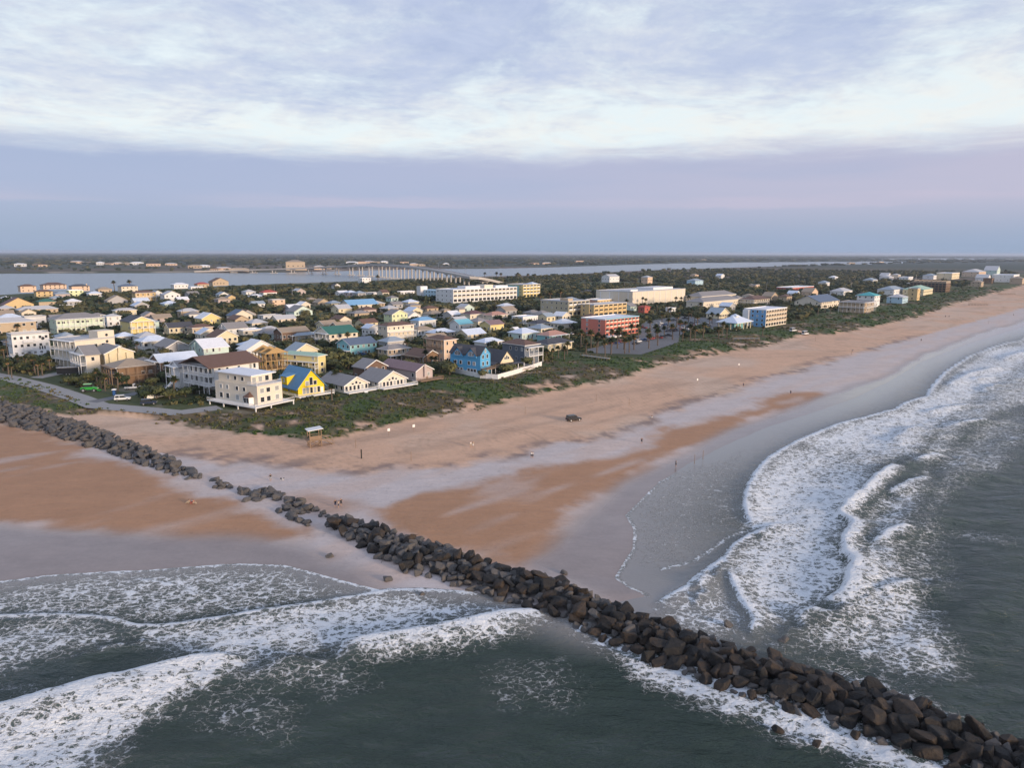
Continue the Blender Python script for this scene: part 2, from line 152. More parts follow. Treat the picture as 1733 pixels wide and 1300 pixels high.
WAVES=[
(0.06, 0.4, 1.2, 0.75, [(-101.9, 104.2), (-81.7, 108.0), (-75.5, 110.2), (-68.5, 111.3), (-60.2, 112.3), (-53.0, 113.7), (-46.6, 114.9), (-38.4, 114.3), (-33.7, 112.0), (-27.0, 108.4), (-20.8, 105.3)]),
(0.28, 0.6, 2.0, 0.85, [(-88.6, 94.0), (-78.9, 96.6), (-69.0, 97.2), (-62.9, 97.0), (-57.4, 96.2), (-52.9, 94.2), (-48.9, 94.4), (-43.7, 96.1), (-37.7, 98.2), (-30.6, 100.6), (-24.1, 103.3), (-19.0, 105.5), (-13.5, 105.8), (-6.9, 104.8), (-2.8, 103.1)]),
(0.95, 1.0, 4.5, 1.0, [(-70.3, 65.6), (-61.6, 71.7), (-58.4, 74.5), (-55.5, 76.3), (-53.0, 77.9), (-48.1, 80.5), (-44.0, 82.6), (-40.5, 84.6), (-35.5, 85.5), (-33.2, 85.5)]),
(1.05, 1.0, 3.0, 1.0, [(-25.3, 87.4), (-22.5, 88.7), (-17.2, 90.2), (-10.3, 92.5), (-5.5, 94.8), (-1.3, 97.1), (3.0, 98.5), (6.9, 97.6)]),
(0.35, 0.8, 2.0, 0.5, [(-54.9, 87.5), (-53.2, 88.7), (-51.3, 89.4)]),
(0.15, 0.5, 1.5, 0.7, [(-58.5, 108.8), (-53.9, 107.1), (-48.6, 103.6)]),
(0.04, 0.3, 0.8, 0.55, [(20.9, 104.0), (18.7, 106.4), (16.9, 109.9), (19.0, 115.1), (21.7, 121.6), (23.5, 131.4), (23.0, 138.7), (25.7, 143.6), (33.9, 159.8), (38.1, 164.7)]),
(0.06, 0.3, 0.8, 0.6, [(25.2, 113.3), (31.2, 116.6), (37.1, 123.3), (40.1, 127.2), (44.2, 130.1)]),
(0.3, 0.6, 2.0, 0.95, [(20.5, 100.2), (24.7, 104.0), (27.8, 107.0), (31.0, 111.3), (34.1, 114.5), (37.2, 118.2), (40.7, 124.1), (44.5, 128.1), (49.7, 131.9), (55.8, 135.1)]),
(0.45, 0.8, 3.0, 1.0, [(46.4, 131.0), (47.3, 137.9), (49.3, 145.9), (52.7, 154.9), (58.9, 167.7), (66.1, 180.0), (79.0, 195.4), (92.7, 209.9), (106.5, 222.3), (129.1, 238.3), (139.8, 251.1), (153.0, 261.9), (166.7, 282.4), (193.6, 319.0), (236.2, 370.4), (280.9, 414.9), (316.2, 444.6)]),
(0.45, 0.8, 2.5, 1.0, [(36.2, 113.9), (35.5, 108.8), (34.9, 103.1), (34.9, 99.2), (35.0, 96.2), (33.4, 92.9), (33.9, 90.3)]),
(0.9, 1.0, 3.0, 1.0, [(96.2, 175.0), (86.2, 163.8), (78.2, 153.9), (70.4, 145.0), (66.4, 140.1), (66.5, 133.6), (61.1, 125.9), (58.6, 119.8), (58.0, 114.7), (54.8, 110.2), (52.6, 106.0), (48.4, 102.2), (45.3, 99.8)]),
(0.8, 1.0, 2.5, 0.9, [(101.1, 177.1), (109.8, 182.7), (114.7, 182.2)]),
(0.6, 0.8, 2.5, 0.9, [(105.3, 196.4), (118.3, 210.9), (124.8, 217.0)]),
(0.6, 0.8, 2.5, 0.9, [(128.3, 213.3), (138.2, 218.7), (153.2, 226.2)]),
(0.7, 1.0, 2.5, 0.9, [(190.1, 296.3), (200.9, 303.6), (210.0, 309.8)]),
(0.7, 1.0, 2.5, 0.9, [(179.6, 273.9), (197.9, 289.5)]),
(0.7, 1.0, 2.5, 0.9, [(241.9, 356.0), (265.5, 377.7), (295.6, 402.2)]),
(0.6, 1.0, 2.5, 0.9, [(172.2, 282.5), (202.3, 315.9), (226.7, 333.1)]),
(0.6, 1.0, 2.5, 0.9, [(135.6, 233.8), (149.0, 243.2), (163.0, 249.4)]),
(0.6, 1.0, 2.5, 0.9, [(81.6, 150.7), (92.4, 161.2), (100.6, 165.8)]),
(0.6, 1.0, 2.5, 0.9, [(63.8, 121.9), (70.5, 128.8), (78.6, 133.4)]),
(0.5, 1.0, 2.5, 0.8, [(55.9, 103.8), (61.7, 107.9), (66.1, 109.0)]),
(0.5, 1.0, 2.5, 0.8, [(39.8, 94.8), (42.8, 98.2), (46.6, 99.1)]),
(0.5, 1.0, 2.5, 0.8, [(28.9, 105.0), (30.4, 108.7), (32.4, 110.9)]),
]
FOAM=[(0.42, [(-105.2, 102.8), (-81.4, 107.6), (-68.3, 110.9), (-46.4, 114.5), (-38.2, 113.8), (-26.9, 107.9), (-20.7, 104.9), (-30.5, 100.3), (-41.4, 96.7), (-48.8, 94.3), (-52.9, 94.1), (-62.7, 96.7), (-88.3, 93.7)]),
 (0.62, [(-52.8, 93.9), (-41.4, 96.7), (-30.5, 100.3), (-20.7, 104.9), (-6.9, 104.6), (-1.4, 102.5), (3.0, 98.5), (-5.5, 94.8), (-17.2, 90.2), (-25.0, 87.8), (-31.9, 86.0), (-37.1, 85.6), (-46.0, 86.7), (-51.5, 89.8)]),
 (0.5, [(-96.1, 93.2), (-73.8, 96.6), (-62.6, 96.5), (-53.4, 93.6), (-51.1, 89.9), (-55.6, 87.3), (-61.3, 85.2), (-63.5, 81.9), (-80.4, 76.4)]),
 (0.78, [(-69.5, 64.8), (-58.2, 74.3), (-47.9, 80.2), (-40.3, 84.2), (-33.5, 85.2), (-35.9, 80.8), (-38.8, 76.1), (-41.2, 71.3), (-41.4, 67.5), (-41.3, 62.5), (-57.2, 51.7)]),
 (0.8, [(-24.9, 87.4), (-17.2, 90.0), (-8.7, 92.9), (-1.3, 96.5), (5.6, 97.6), (7.9, 94.6), (-0.4, 90.9), (-8.2, 87.6), (-16.4, 85.2), (-22.6, 85.7)]),
 (0.3, [(-34.0, 85.6), (-25.0, 87.6), (-18.6, 84.7), (-16.1, 79.7), (-21.3, 77.3), (-28.1, 79.0), (-34.0, 81.4)]),
 (0.22, [(-64.5, 81.3), (-54.4, 81.3), (-54.9, 75.4), (-60.0, 74.9)]),
 (0.24, [(-40.1, 78.9), (-32.5, 81.4), (-23.9, 76.7), (-23.1, 69.5), (-34.7, 71.3)]),
 (0.24, [(-4.9, 84.1), (7.5, 88.4), (9.7, 80.4), (6.5, 75.7), (-1.0, 77.4)]),
 (0.66, [(49.5, 145.9), (65.9, 179.5), (106.5, 221.5), (133.7, 241.1), (163.8, 276.1), (234.8, 368.3), (314.0, 441.5), (380.5, 497.8), (290.8, 378.2), (241.2, 337.0), (197.9, 289.5), (144.8, 229.5), (109.4, 186.6), (85.5, 161.1), (68.6, 139.1), (59.7, 124.5), (56.7, 114.5), (51.8, 105.8), (44.9, 99.1), (38.9, 94.8), (34.0, 90.0), (34.4, 96.4), (34.7, 105.7), (34.4, 113.2), (44.4, 127.8)]),
 (0.48, [(20.6, 99.8), (27.5, 106.6), (34.3, 114.3), (34.7, 105.7), (34.4, 96.4), (32.8, 90.0), (27.0, 90.7), (22.3, 95.5)]),
 (0.52, [(45.1, 99.6), (54.6, 108.9), (67.0, 133.3), (83.7, 154.7), (101.8, 173.0), (104.8, 168.2), (85.3, 143.3), (71.2, 122.0), (64.4, 105.8), (62.6, 96.6), (60.2, 87.2), (56.9, 81.9), (49.5, 81.8), (42.5, 85.7), (34.5, 89.3)]),
 (0.46, [(140.8, 243.1), (234.8, 368.3), (327.5, 460.8), (453.9, 564.9), (226.5, 277.1), (173.6, 243.6), (142.8, 217.2), (115.6, 183.8), (96.4, 163.4)]),
 (0.34, [(99.0, 168.1), (142.8, 217.2), (177.7, 243.6), (140.0, 189.9), (102.2, 154.9), (78.0, 130.4)]),
 (0.3, [(65.6, 130.3), (85.3, 143.3), (87.0, 130.4), (71.8, 105.9), (63.3, 103.9), (58.2, 114.5)]),
 (0.36, [(80.6, 135.0), (88.9, 133.5), (95.5, 127.6), (90.8, 120.8), (83.5, 124.7), (77.5, 127.5)]),
 (0.2, [(24.4, 139.4), (40.4, 167.5), (62.8, 189.1), (46.4, 136.3), (35.2, 121.7), (26.3, 114.2), (20.8, 114.2)]),
 (0.8, [(7.9, 99.8), (11.4, 95.4), (15.8, 91.4), (19.9, 87.7), (25.2, 84.3), (28.7, 81.1), (32.3, 77.0), (36.5, 75.3), (40.1, 71.7), (43.7, 68.8), (49.6, 64.4), (40.4, 62.8), (34.7, 68.3), (31.2, 70.6), (27.2, 74.2), (22.0, 77.5), (17.8, 81.0), (12.8, 87.0), (7.0, 93.0)]),
 (0.5, [(32.7, 88.5), (37.1, 85.7), (40.7, 81.8), (44.1, 77.0), (48.3, 72.2), (53.8, 68.8), (55.8, 71.7), (50.4, 75.9), (46.6, 81.8), (41.8, 87.8), (35.3, 91.5)])]
JET_T=[(-261.2, 279.2), (-212.9, 259.3), (-170.9, 236.1), (-152.2, 225.5), (-133.2, 212.7), (-111.5, 195.9), (-93.4, 179.2), (-81.1, 168.9), (-71.8, 160.5), (-60.7, 152.9), (-54.0, 152.1), (-45.3, 144.9), (-35.6, 135.6), (-27.8, 131.2), (-19.0, 125.4), (-11.1, 121.1), (-2.5, 113.0), (6.1, 109.2), (13.9, 102.5), (20.0, 97.0), (25.8, 92.9), (31.0, 88.6), (36.8, 85.2), (41.6, 82.2), (46.4, 78.8), (50.1, 75.6), (53.4, 72.2), (56.6, 69.4), (59.8, 66.2), (64.7, 61.7)]
JET_B=[(-222.9, 236.8), (-180.5, 218.3), (-149.3, 205.1), (-133.8, 197.1), (-118.3, 187.8), (-100.3, 175.1), (-86.5, 165.4), (-76.5, 158.7), (-68.8, 153.3), (-58.1, 145.6), (-49.7, 139.3), (-41.7, 132.3), (-32.9, 124.5), (-25.4, 119.3), (-16.8, 109.9), (-9.8, 106.4), (-2.3, 101.9), (5.5, 97.1), (12.4, 90.1), (17.9, 85.4), (22.9, 81.2), (27.5, 77.1), (32.4, 73.8), (36.4, 70.8), (40.7, 67.9), (44.2, 65.3), (47.3, 62.8), (50.1, 60.2), (52.9, 57.3), (56.9, 52.9)]
RIVER=[(-1934.5, 1526.3), (-1595.4, 1691.2), (-1212.4, 1730.1), (-903.9, 1813.0), (-594.4, 1901.1), (-400.6, 2185.6), (-275.4, 2320.2), (-72.8, 2434.2), (135.1, 2661.3), (476.9, 3233.8), (880.3, 3861.6), (1406.6, 4333.5), (1961.2, 4747.2), (2717.9, 5091.2), (2137.6, 4002.0), (1482.8, 3326.8), (1089.0, 2917.1), (709.7, 2492.1), (402.0, 2137.2), (195.7, 1821.1), (83.0, 1629.4), (-58.6, 1539.9), (-169.9, 1428.5), (-240.2, 1306.7), (-305.1, 1226.8), (-383.3, 1134.0), (-444.5, 1020.3), (-502.0, 926.9), (-588.9, 835.7), (-703.5, 740.6), (-813.4, 636.3)]
LAGOON=[(3721.0, 7668.7), (5013.8, 8992.4), (5948.0, 8874.7), (7452.8, 8966.8), (5854.3, 7041.5), (4537.8, 6768.2), (3554.0, 6371.5), (3016.5, 6214.9)]
BRIDGE=[(-803.0, 1850.7, 3.6),(-731.2, 1858.3, 5.4),(-649.6, 1839.6, 8.4),(-564.8, 1806.1, 11.7),(-491.4, 1777.9, 14.6),(-430.6, 1735.3, 17.8),(-379.3, 1694.0, 21.1),(-332.8, 1633.2, 24.3),(-286.0, 1557.7, 26.4),(-240.6, 1472.0, 26.9),(-197.7, 1380.3, 26.3),(-158.3, 1286.4, 25.0),(-122.8, 1193.3, 23.6),(-86.0, 1094.1, 21.2),(-54.9, 1010.0, 18.7),(-31.8, 1061.3, 11.9),(-6.3, 1108.3, 4.0)]
PT={'LIFEGUARD': (-51.9, 184.5), 'SUV': (18.9, 215.9), 'TRACTOR': (-148.4, 249.5), 'SUVW': (-128.7, 234.3), 'PICKUP': (-135.4, 254.2), 'SEDAN': (-116.9, 227.9), 'TOILET': (-136.3, 243.3), 'TRAILER': (-178.6, 286.8), 'PAV': (145.8, 469.5), 'CONDO': (168.8, 481.5), 'CORAL': (54.3, 420.5), 'WHITE': (-57.5, 707.7), 'WARE': (81.2, 697.0), 'OLIVE': (43.4, 558.9), 'YEL': (62.5, 554.3), 'SAW': (554.3, 931.9), 'TEALY': (11.7, 795.4), 'FRAME': (-95.7, 278.4), 'CREAM': (-79.1, 220.4), 'AFRAME': (-72.0, 239.1), 'STILT': (-101.8, 243.8), 'BLUE': (-12.7, 285.4), 'GABLE2': (-5.0, 294.2)}
PALMS_A=[(40.6, 369.9), (41.6, 352.1), (44.1, 339.9), (48.0, 348.1), (54.3, 370.2), (57.0, 365.7), (55.3, 352.4), (57.9, 354.6), (62.1, 365.8), (35.4, 369.8), (38.3, 386.9), (35.9, 347.8), (44.8, 374.7), (47.9, 374.8), (53.2, 382.2), (58.6, 395.2), (65.9, 400.8), (71.7, 409.2), (75.5, 401.0), (82.4, 412.4), (88.3, 418.3), (86.0, 450.1), (98.6, 457.4), (107.6, 472.2), (100.1, 430.8), (91.3, 409.7), (108.3, 450.7), (123.1, 488.1), (126.2, 517.8), (119.0, 517.6), (104.4, 504.0), (105.2, 540.6), (120.7, 551.1), (136.6, 551.6), (119.3, 465.1), (129.0, 472.8), (139.7, 505.1), (139.2, 488.5), (124.0, 425.2), (119.3, 416.2), (124.1, 416.3), (111.1, 418.9), (102.0, 401.6), (100.7, 407.1), (95.1, 401.5), (70.5, 370.6), (77.5, 382.8), (127.7, 595.1), (140.3, 607.6), (106.1, 582.8), (121.3, 606.9), (103.8, 659.6), (159.4, 614.5), (125.7, 682.9), (153.8, 684.1), (158.8, 684.3), (121.0, 675.1), (165.6, 684.5)]
PALMS_B=[(-190.6, 285.1), (-186.7, 281.0), (-186.0, 282.4), (-202.8, 298.3), (-202.7, 293.7), (-190.2, 293.9), (-209.4, 293.6), (-201.1, 284.9), (-194.3, 276.8), (-229.1, 323.1), (-150.8, 258.6), (-146.1, 252.9), (-143.6, 250.7), (-138.5, 249.7), (-290.4, 423.9), (-271.0, 461.6), (-271.5, 469.0), (-233.4, 441.6), (-223.3, 428.8), (-231.1, 448.4), (-134.0, 277.8), (-114.5, 240.5), (-181.7, 347.5), (-59.3, 233.4), (-64.1, 260.0), (-64.2, 266.0), (-71.9, 305.5), (-80.2, 345.4), (-85.3, 371.8), (-76.1, 317.1), (-34.6, 306.2), (-32.2, 303.0), (-37.0, 309.4), (-50.4, 346.0), (-1.8, 335.1), (2.6, 514.1), (18.7, 331.7), (15.6, 324.2), (21.8, 337.5), (26.7, 347.7), (11.9, 331.5), (24.2, 331.8), (147.9, 425.9), (242.0, 599.1), (242.1, 587.5), (243.2, 576.3), (258.8, 599.7), (241.8, 611.2), (258.2, 588.0), (231.1, 598.7)]
PALMS_FAR=[(-500.8, 917.0), (-497.0, 946.9), (40.5, 1318.8), (27.7, 1317.8), (9.6, 1316.4), (-20.2, 1314.1), (-29.3, 1342.6), (-49.9, 1311.8), (-203.6, 1107.1), (1029.1, 1528.1), (33.8, 656.9), (25.2, 642.4), (45.4, 687.5), (82.5, 739.9)]
CARS=[(69.3, 395.5), (74.7, 403.7), (79.4, 409.4), (84.0, 415.3), (88.0, 418.3), (92.7, 427.5), (66.7, 387.6), (97.4, 487.3), (102.7, 499.8), (91.6, 471.7), (104.3, 491.6), (85.4, 471.5), (115.7, 496.0), (125.1, 504.7), (117.6, 526.7), (129.7, 541.4), (132.6, 518.0), (34.8, 432.3), (38.4, 445.4), (55.5, 389.9), (60.2, 395.2), (52.0, 387.3), (-73.0, 331.7), (-71.7, 341.5), (-89.7, 349.4), (-59.2, 433.1), (-44.6, 446.6)]
PEOPLE=[(-35.8, 140.1), (-35.1, 139.7), (-34.8, 140.8), (-54.2, 156.1), (4.9, 175.8), (5.3, 175.8), (35.5, 191.7), (40.5, 172.0), (102.8, 261.9), (89.4, 274.8), (-10.2, 184.5), (-10.8, 184.5), (-66.3, 141.9), (-65.7, 142.0), (-65.3, 141.6), (242.6, 426.8), (178.6, 376.2), (349.9, 584.5), (352.8, 584.6), (421.7, 609.2), (43.9, 221.3)]
POSTS=[(-37.3, 173.3), (-40.7, 182.6), (-24.7, 171.3), (-34.3, 195.7), (-28.0, 200.5), (39.6, 239.1), (29.1, 244.9), (72.9, 280.2), (101.3, 319.4), (173.8, 367.2), (45.9, 175.2), (49.0, 179.0), (4.2, 224.0), (177.2, 420.3), (354.7, 538.2)]
POLES=[(-215.5, 306.1), (-230.8, 506.9), (-170.7, 678.7), (-160.2, 509.1), (-269.7, 826.0), (-237.0, 783.8), (-156.0, 1153.0), (-13.9, 590.1), (62.8, 564.8), (33.4, 591.8), (146.9, 953.1), (97.9, 981.1), (271.8, 960.0), (336.2, 963.6), (450.9, 970.0), (617.3, 1254.3), (742.7, 1343.9), (-211.1, 530.5), (-15.2, 693.0), (38.1, 977.7), (24.6, 840.6)]
ROAD_L=[(-283.6, 322.0), (-227.3, 296.3), (-193.4, 275.4), (-169.9, 258.3), (-146.7, 239.0), (-132.3, 225.9), (-116.5, 220.8), (-102.3, 215.9), (-92.4, 223.7)]
ROAD_L2=[(-137.3, 231.3), (-133.0, 241.3), (-128.7, 250.9), (-124.7, 265.0)]
DRIVE=[(-185.2, 276.9), (-183.0, 288.1), (-179.9, 303.5)]
LOT=[(41.0, 352.1), (62.7, 348.4), (91.5, 396.0), (100.8, 434.0), (142.7, 473.1), (167.6, 542.6), (131.1, 567.1), (92.2, 516.8), (78.1, 436.6), (52.0, 387.3), (37.1, 365.2)]
FENCE_B=[(-28.9, 299.9), (-24.7, 293.9), (-18.2, 286.7), (-12.4, 279.8), (-5.6, 277.2), (-1.5, 284.2), (5.8, 297.4), (13.0, 312.0)]
FENCE_W=[(-121.7, 236.4), (-119.0, 241.5), (-115.9, 245.7), (-113.2, 251.2)]
TOWN=[(-255.4, 275.7), (-198.9, 276.7), (-148.5, 242.1), (-105.8, 223.5), (-83.5, 223.8), (-60.9, 238.3), (-37.2, 268.9), (-5.7, 279.9), (27.1, 351.8), (62.7, 348.4), (112.4, 437.5), (161.6, 466.3), (266.1, 612.1), (581.0, 977.3), (1301.2, 1860.5), (3482.3, 3815.1), (6179.7, 6777.1), (3333.2, 4779.9), (1993.7, 3732.6), (993.6, 2661.3), (637.7, 2238.8), (172.9, 1608.5), (-49.9, 1311.8), (-207.4, 1127.8), (-334.2, 988.3), (-442.9, 817.4), (-522.4, 740.9), (-601.6, 661.3)]
FAR_BLD=[(-1583.9, 2359.1), (-1526.6, 2367.5), (-1748.5, 2942.1), (-1716.4, 2948.0), (-1519.9, 2703.4), (-1490.0, 2708.4), (-1525.6, 2836.0), (-1429.7, 2718.6), (-1395.4, 2724.3), (-1231.7, 2514.9), (-1223.9, 2629.3), (-946.1, 2182.5), (-989.8, 2349.6), (-779.1, 1921.6), (-785.3, 1984.5), (-698.2, 1870.8), (-594.9, 2007.1), (-585.5, 2008.2), (-549.6, 2081.4), (-534.7, 2157.2), (-653.5, 2989.9), (-647.0, 3146.5), (-647.6, 3318.9), (-616.6, 3324.9), (-582.9, 3331.5), (-496.8, 3348.4), (-357.0, 2649.4), (-336.1, 2652.6), (-263.4, 2914.7), (90.4, 3121.2), (146.2, 3131.1), (1227.4, 4719.6), (5120.0, 14055.4), (338.0, 3715.4), (1917.9, 3821.1), (1649.6, 3572.9)]
VANS=[(177.6, 456.0), (182.7, 449.3)]
WALKS=[(33.0, 338.4), (44.4, 327.3), (454.2, 722.1), (473.5, 722.9), (607.4, 909.3), (628.9, 910.4), (126.1, 411.4), (141.4, 411.8)]
CAMZ=52.0; PITCH=0.17965937529640505; ROLL=0.0028797932657906437

# ------------------------------------------------------------------ camera
def cam_axes():
    fwd=Vector((0,math.cos(PITCH),-math.sin(PITCH))); right=Vector((1,0,0)); up=right.cross(fwd)
    c,s=math.cos(ROLL),math.sin(ROLL)
    return right*c+up*s, up*c-right*s, fwd
r_,u_,f_=cam_axes()
cd=bpy.data.cameras.new('camera'); cam=bpy.data.objects.new('camera',cd); C.objects.link(cam); SC.camera=cam
cd.sensor_width=36; cd.sensor_fit='HORIZONTAL'; cd.lens=1224/1733*36; cd.clip_start=1; cd.clip_end=80000
cam.matrix_world=Matrix(((r_.x,u_.x,-f_.x,0),(r_.y,u_.y,-f_.y,0),(r_.z,u_.z,-f_.z,CAMZ),(0,0,0,1)))
# ------------------------------------------------------------------ node helper
class NT:
    def __init__(s,tree): s.t=tree; s.n=tree.nodes; s.l=tree.links
    def new(s,ty,**kw):
        n=s.n.new(ty)
        for k,v in kw.items(): setattr(n,k,v)
        return n
    def put(s,inp,v):
        if isinstance(v,bpy.types.NodeSocket): s.l.new(v,inp)
        elif v is not None:
            try: inp.default_value=v
            except Exception: inp.default_value=(v[0],v[1],v[2],1) if len(v)==3 else v
    def m(s,op,a,b=None,c=None,clamp=False):
        n=s.new('ShaderNodeMath',operation=op); n.use_clamp=clamp
        for i,v in enumerate((a,b,c)):
            if v is not None: s.put(n.inputs[i],v)
        return n.outputs[0]
    def vm(s,op,a,b=None):
        n=s.new('ShaderNodeVectorMath',operation=op); s.put(n.inputs[0],a)
        if b is not None: s.put(n.inputs[1],b)
        return n.outputs[0]
    def ss(s,v,a,b):
        n=s.new('ShaderNodeMapRange',interpolation_type='SMOOTHSTEP'); s.put(n.inputs[0],v)
        n.inputs[1].default_value=a; n.inputs[2].default_value=b
        return n.outputs[0]
    def mix(s,f,a,b):
        n=s.new('ShaderNodeMix',data_type='RGBA'); s.put(n.inputs[0],f)
        for i,v in ((6,a),(7,b)):
            if isinstance(v,bpy.types.NodeSocket): s.l.new(v,n.inputs[i])
            else: n.inputs[i].default_value=(v[0],v[1],v[2],1)
        return n.outputs[2]
    def noise(s,vec,scale,detail=4,rough=.55,dist=0,out=0):
        n=s.new('ShaderNodeTexNoise'); s.put(n.inputs['Vector'],vec)
        n.inputs['Scale'].default_value=scale; n.inputs['Detail'].default_value=detail
        n.inputs['Roughness'].default_value=rough; n.inputs['Distortion'].default_value=dist
        return n.outputs[out]
    def attr(s,name,out=2):
        n=s.new('ShaderNodeAttribute'); n.attribute_name=name; return n.outputs[out]
# ------------------------------------------------------------------ world
SUN_AZ=math.radians(52); SUN_EL=math.radians(9)      # azimuth to the right of straight behind the camera
wd=bpy.data.worlds.new('World'); SC.world=wd; wd.use_nodes=True
t=NT(wd.node_tree); t.n.clear()
tc=t.new('ShaderNodeTexCoord'); d=t.vm('NORMALIZE',tc.outputs['Generated'])
sx=t.new('ShaderNodeSeparateXYZ'); t.l.new(d,sx.inputs[0]); X,Y,Z=sx.outputs
ez=t.m('MAXIMUM',Z,0.0)
k=t.m('DIVIDE',1.0,t.m('ADD',ez,.10))
cv=t.new('ShaderNodeCombineXYZ'); t.l.new(t.m('MULTIPLY',X,k),cv.inputs[0]); t.l.new(t.m('MULTIPLY',Y,k),cv.inputs[1])
rot=t.new('ShaderNodeMapping'); rot.inputs['Rotation'].default_value=(0,0,math.radians(-18)); rot.inputs['Scale'].default_value=(1.0,1.05,1); rot.inputs['Location'].default_value=(3.1,1.4,0); t.l.new(cv.outputs[0],rot.inputs[0])
n1=t.noise(rot.outputs[0],.95,9,.66,.5); n2=t.noise(rot.outputs[0],2.6,9,.66,.7); n3=t.noise(rot.outputs[0],9,6,.6,.3)
nn=t.m('ADD',t.m('MULTIPLY',n1,.56),t.m('ADD',t.m('MULTIPLY',n2,.30),t.m('MULTIPLY',n3,.14)))
bias=t.m('MULTIPLY',t.m('SUBTRACT',t.m('MINIMUM',ez,.34),.222),1.15)
cover=t.ss(t.m('ADD',nn,bias),.38,.62)
pale=t.mix(t.ss(n2,.35,.65),(.80,.885,.92),(.86,.875,.865))
lav=t.mix(t.ss(n2,.3,.7),(.40,.475,.69),(.53,.60,.78))
upper=t.mix(cover,pale,lav)
azw=t.new('ShaderNodeCombineXYZ'); t.l.new(t.m('MULTIPLY',X,2.2),azw.inputs[0]); t.l.new(t.m('MULTIPLY',Z,16),azw.inputs[1]); t.l.new(t.m('MULTIPLY',Y,2.2),azw.inputs[2])
nb=t.noise(azw.outputs[0],3.4,8,.65,.3)
eb=t.m('ADD',ez,t.m('MULTIPLY',t.m('SUBTRACT',nb,.5),.04))
bank=t.ss(eb,.150,.108)
bankc=t.mix(t.ss(X,-.5,.7),(.39,.45,.65),(.51,.50,.65))
low=t.mix(t.ss(ez,.0,.085),(.30,.395,.56),bankc)
low=t.mix(t.m('MULTIPLY',t.ss(t.noise(azw.outputs[0],1.3,5,.5),.45,.7),.35),low,(.36,.44,.64))
pe=t.m('ADD',ez,t.m('MULTIPLY',t.m('SUBTRACT',nb,.5),.03))
streak=t.m('MULTIPLY',t.ss(pe,.054,.060),t.ss(pe,.078,.064)); streak=t.m('MULTIPLY',streak,t.ss(t.noise(azw.outputs[0],.9,2),.42,.6))
low=t.mix(t.m('MULTIPLY',streak,.35),low,(.62,.54,.68))
skyc=t.mix(bank,upper,low)
sky=t.new('ShaderNodeTexSky'); sky.sky_type='NISHITA'; sky.sun_disc=False; sky.sun_elevation=SUN_EL; sky.sun_rotation=math.pi-SUN_AZ
mul=t.vm('SCALE',skyc); mul.node.inputs['Scale'].default_value=7.3
fin=t.mix(.93,sky.outputs[0],mul)
bg=t.new('ShaderNodeBackground'); t.l.new(fin,bg.inputs[0]); bg.inputs[1].default_value=.1
wo=t.new('ShaderNodeOutputWorld'); t.l.new(bg.outputs[0],wo.inputs[0])
# ------------------------------------------------------------------ sun (low, veiled by thin cloud, over the sea behind the camera)
sd=bpy.data.lights.new('sun','SUN'); sd.energy=2.8; sd.angle=math.radians(10); sd.color=(1,.77,.56)
so=bpy.data.objects.new('sun',sd); C.objects.link(so)
sv=Vector((math.sin(SUN_AZ)*math.cos(SUN_EL),-math.cos(SUN_AZ)*math.cos(SUN_EL),math.sin(SUN_EL)))
so.rotation_euler=sv.to_track_quat('Z','Y').to_euler(); so.location=(200,-200,200)
vs=SC.view_settings; vs.view_transform='Standard'; vs.look='None'; vs.exposure=.55; vs.gamma=1; vs.use_curve_mapping=False
# ------------------------------------------------------------------ materials
MATS={}
def mat(name,col,rough=.7,var=.12,scale=1.2,metal=0,bump=0,spec=.3,objvar=0):
    if name in MATS: return MATS[name]
    m=bpy.data.materials.new(name); m.use_nodes=True; t=NT(m.node_tree); b=t.n['Principled BSDF']
    tc=t.new('ShaderNodeTexCoord').outputs['Object']
    n=t.noise(tc,scale,6,.6); n2=t.noise(tc,scale*9,3,.6)
    f=t.m('ADD',t.m('MULTIPLY',t.m('SUBTRACT',n,.5),var*2.2),t.m('MULTIPLY',t.m('SUBTRACT',n2,.5),var*1.2))
    if objvar:
        oi=t.new('ShaderNodeObjectInfo'); f=t.m('ADD',f,t.m('MULTIPLY',t.m('SUBTRACT',oi.outputs['Random'],.5),objvar*2))
    f=t.m('ADD',f,1.0)
    cm=t.vm('SCALE',(col[0],col[1],col[2])); t.l.new(f,cm.node.inputs['Scale']); t.l.new(cm,b.inputs['Base Color'])
    b.inputs['Roughness'].default_value=rough; b.inputs['Metallic'].default_value=metal; b.inputs['Specular IOR Level'].default_value=spec
    if bump:
        bp=t.new('ShaderNodeBump'); bp.inputs['Strength'].default_value=bump; bp.inputs['Distance'].default_value=.05; t.l.new(n2,bp.inputs['Height']); t.l.new(bp.outputs[0],b.inputs['Normal'])
    MATS[name]=m; return m
WALL={'white':(.74,.73,.72),'cream':(.70,.62,.50),'paleyellow':(.70,.61,.42),'timber':(.22,.14,.085),'tan':(.48,.38,.27),'mint':(.58,.68,.55),'yellow':(.72,.59,.27),'grey':(.42,.41,.41),'palemint':(.58,.70,.64),'brown':(.16,.10,.07),'teal':(.25,.52,.55),'pinkgrey':(.48,.40,.38),'lime':(.66,.72,.44),'peach':(.68,.50,.36),'slate':(.13,.155,.19),'ochre':(.62,.46,.24),'paleblue':(.45,.62,.72),'redwall':(.45,.12,.09),'vividyellow':(.80,.56,.02),'blue':(.10,.36,.62),'coral':(.66,.21,.15),'olive':(.46,.41,.29),'condoblue':(.16,.36,.60)}
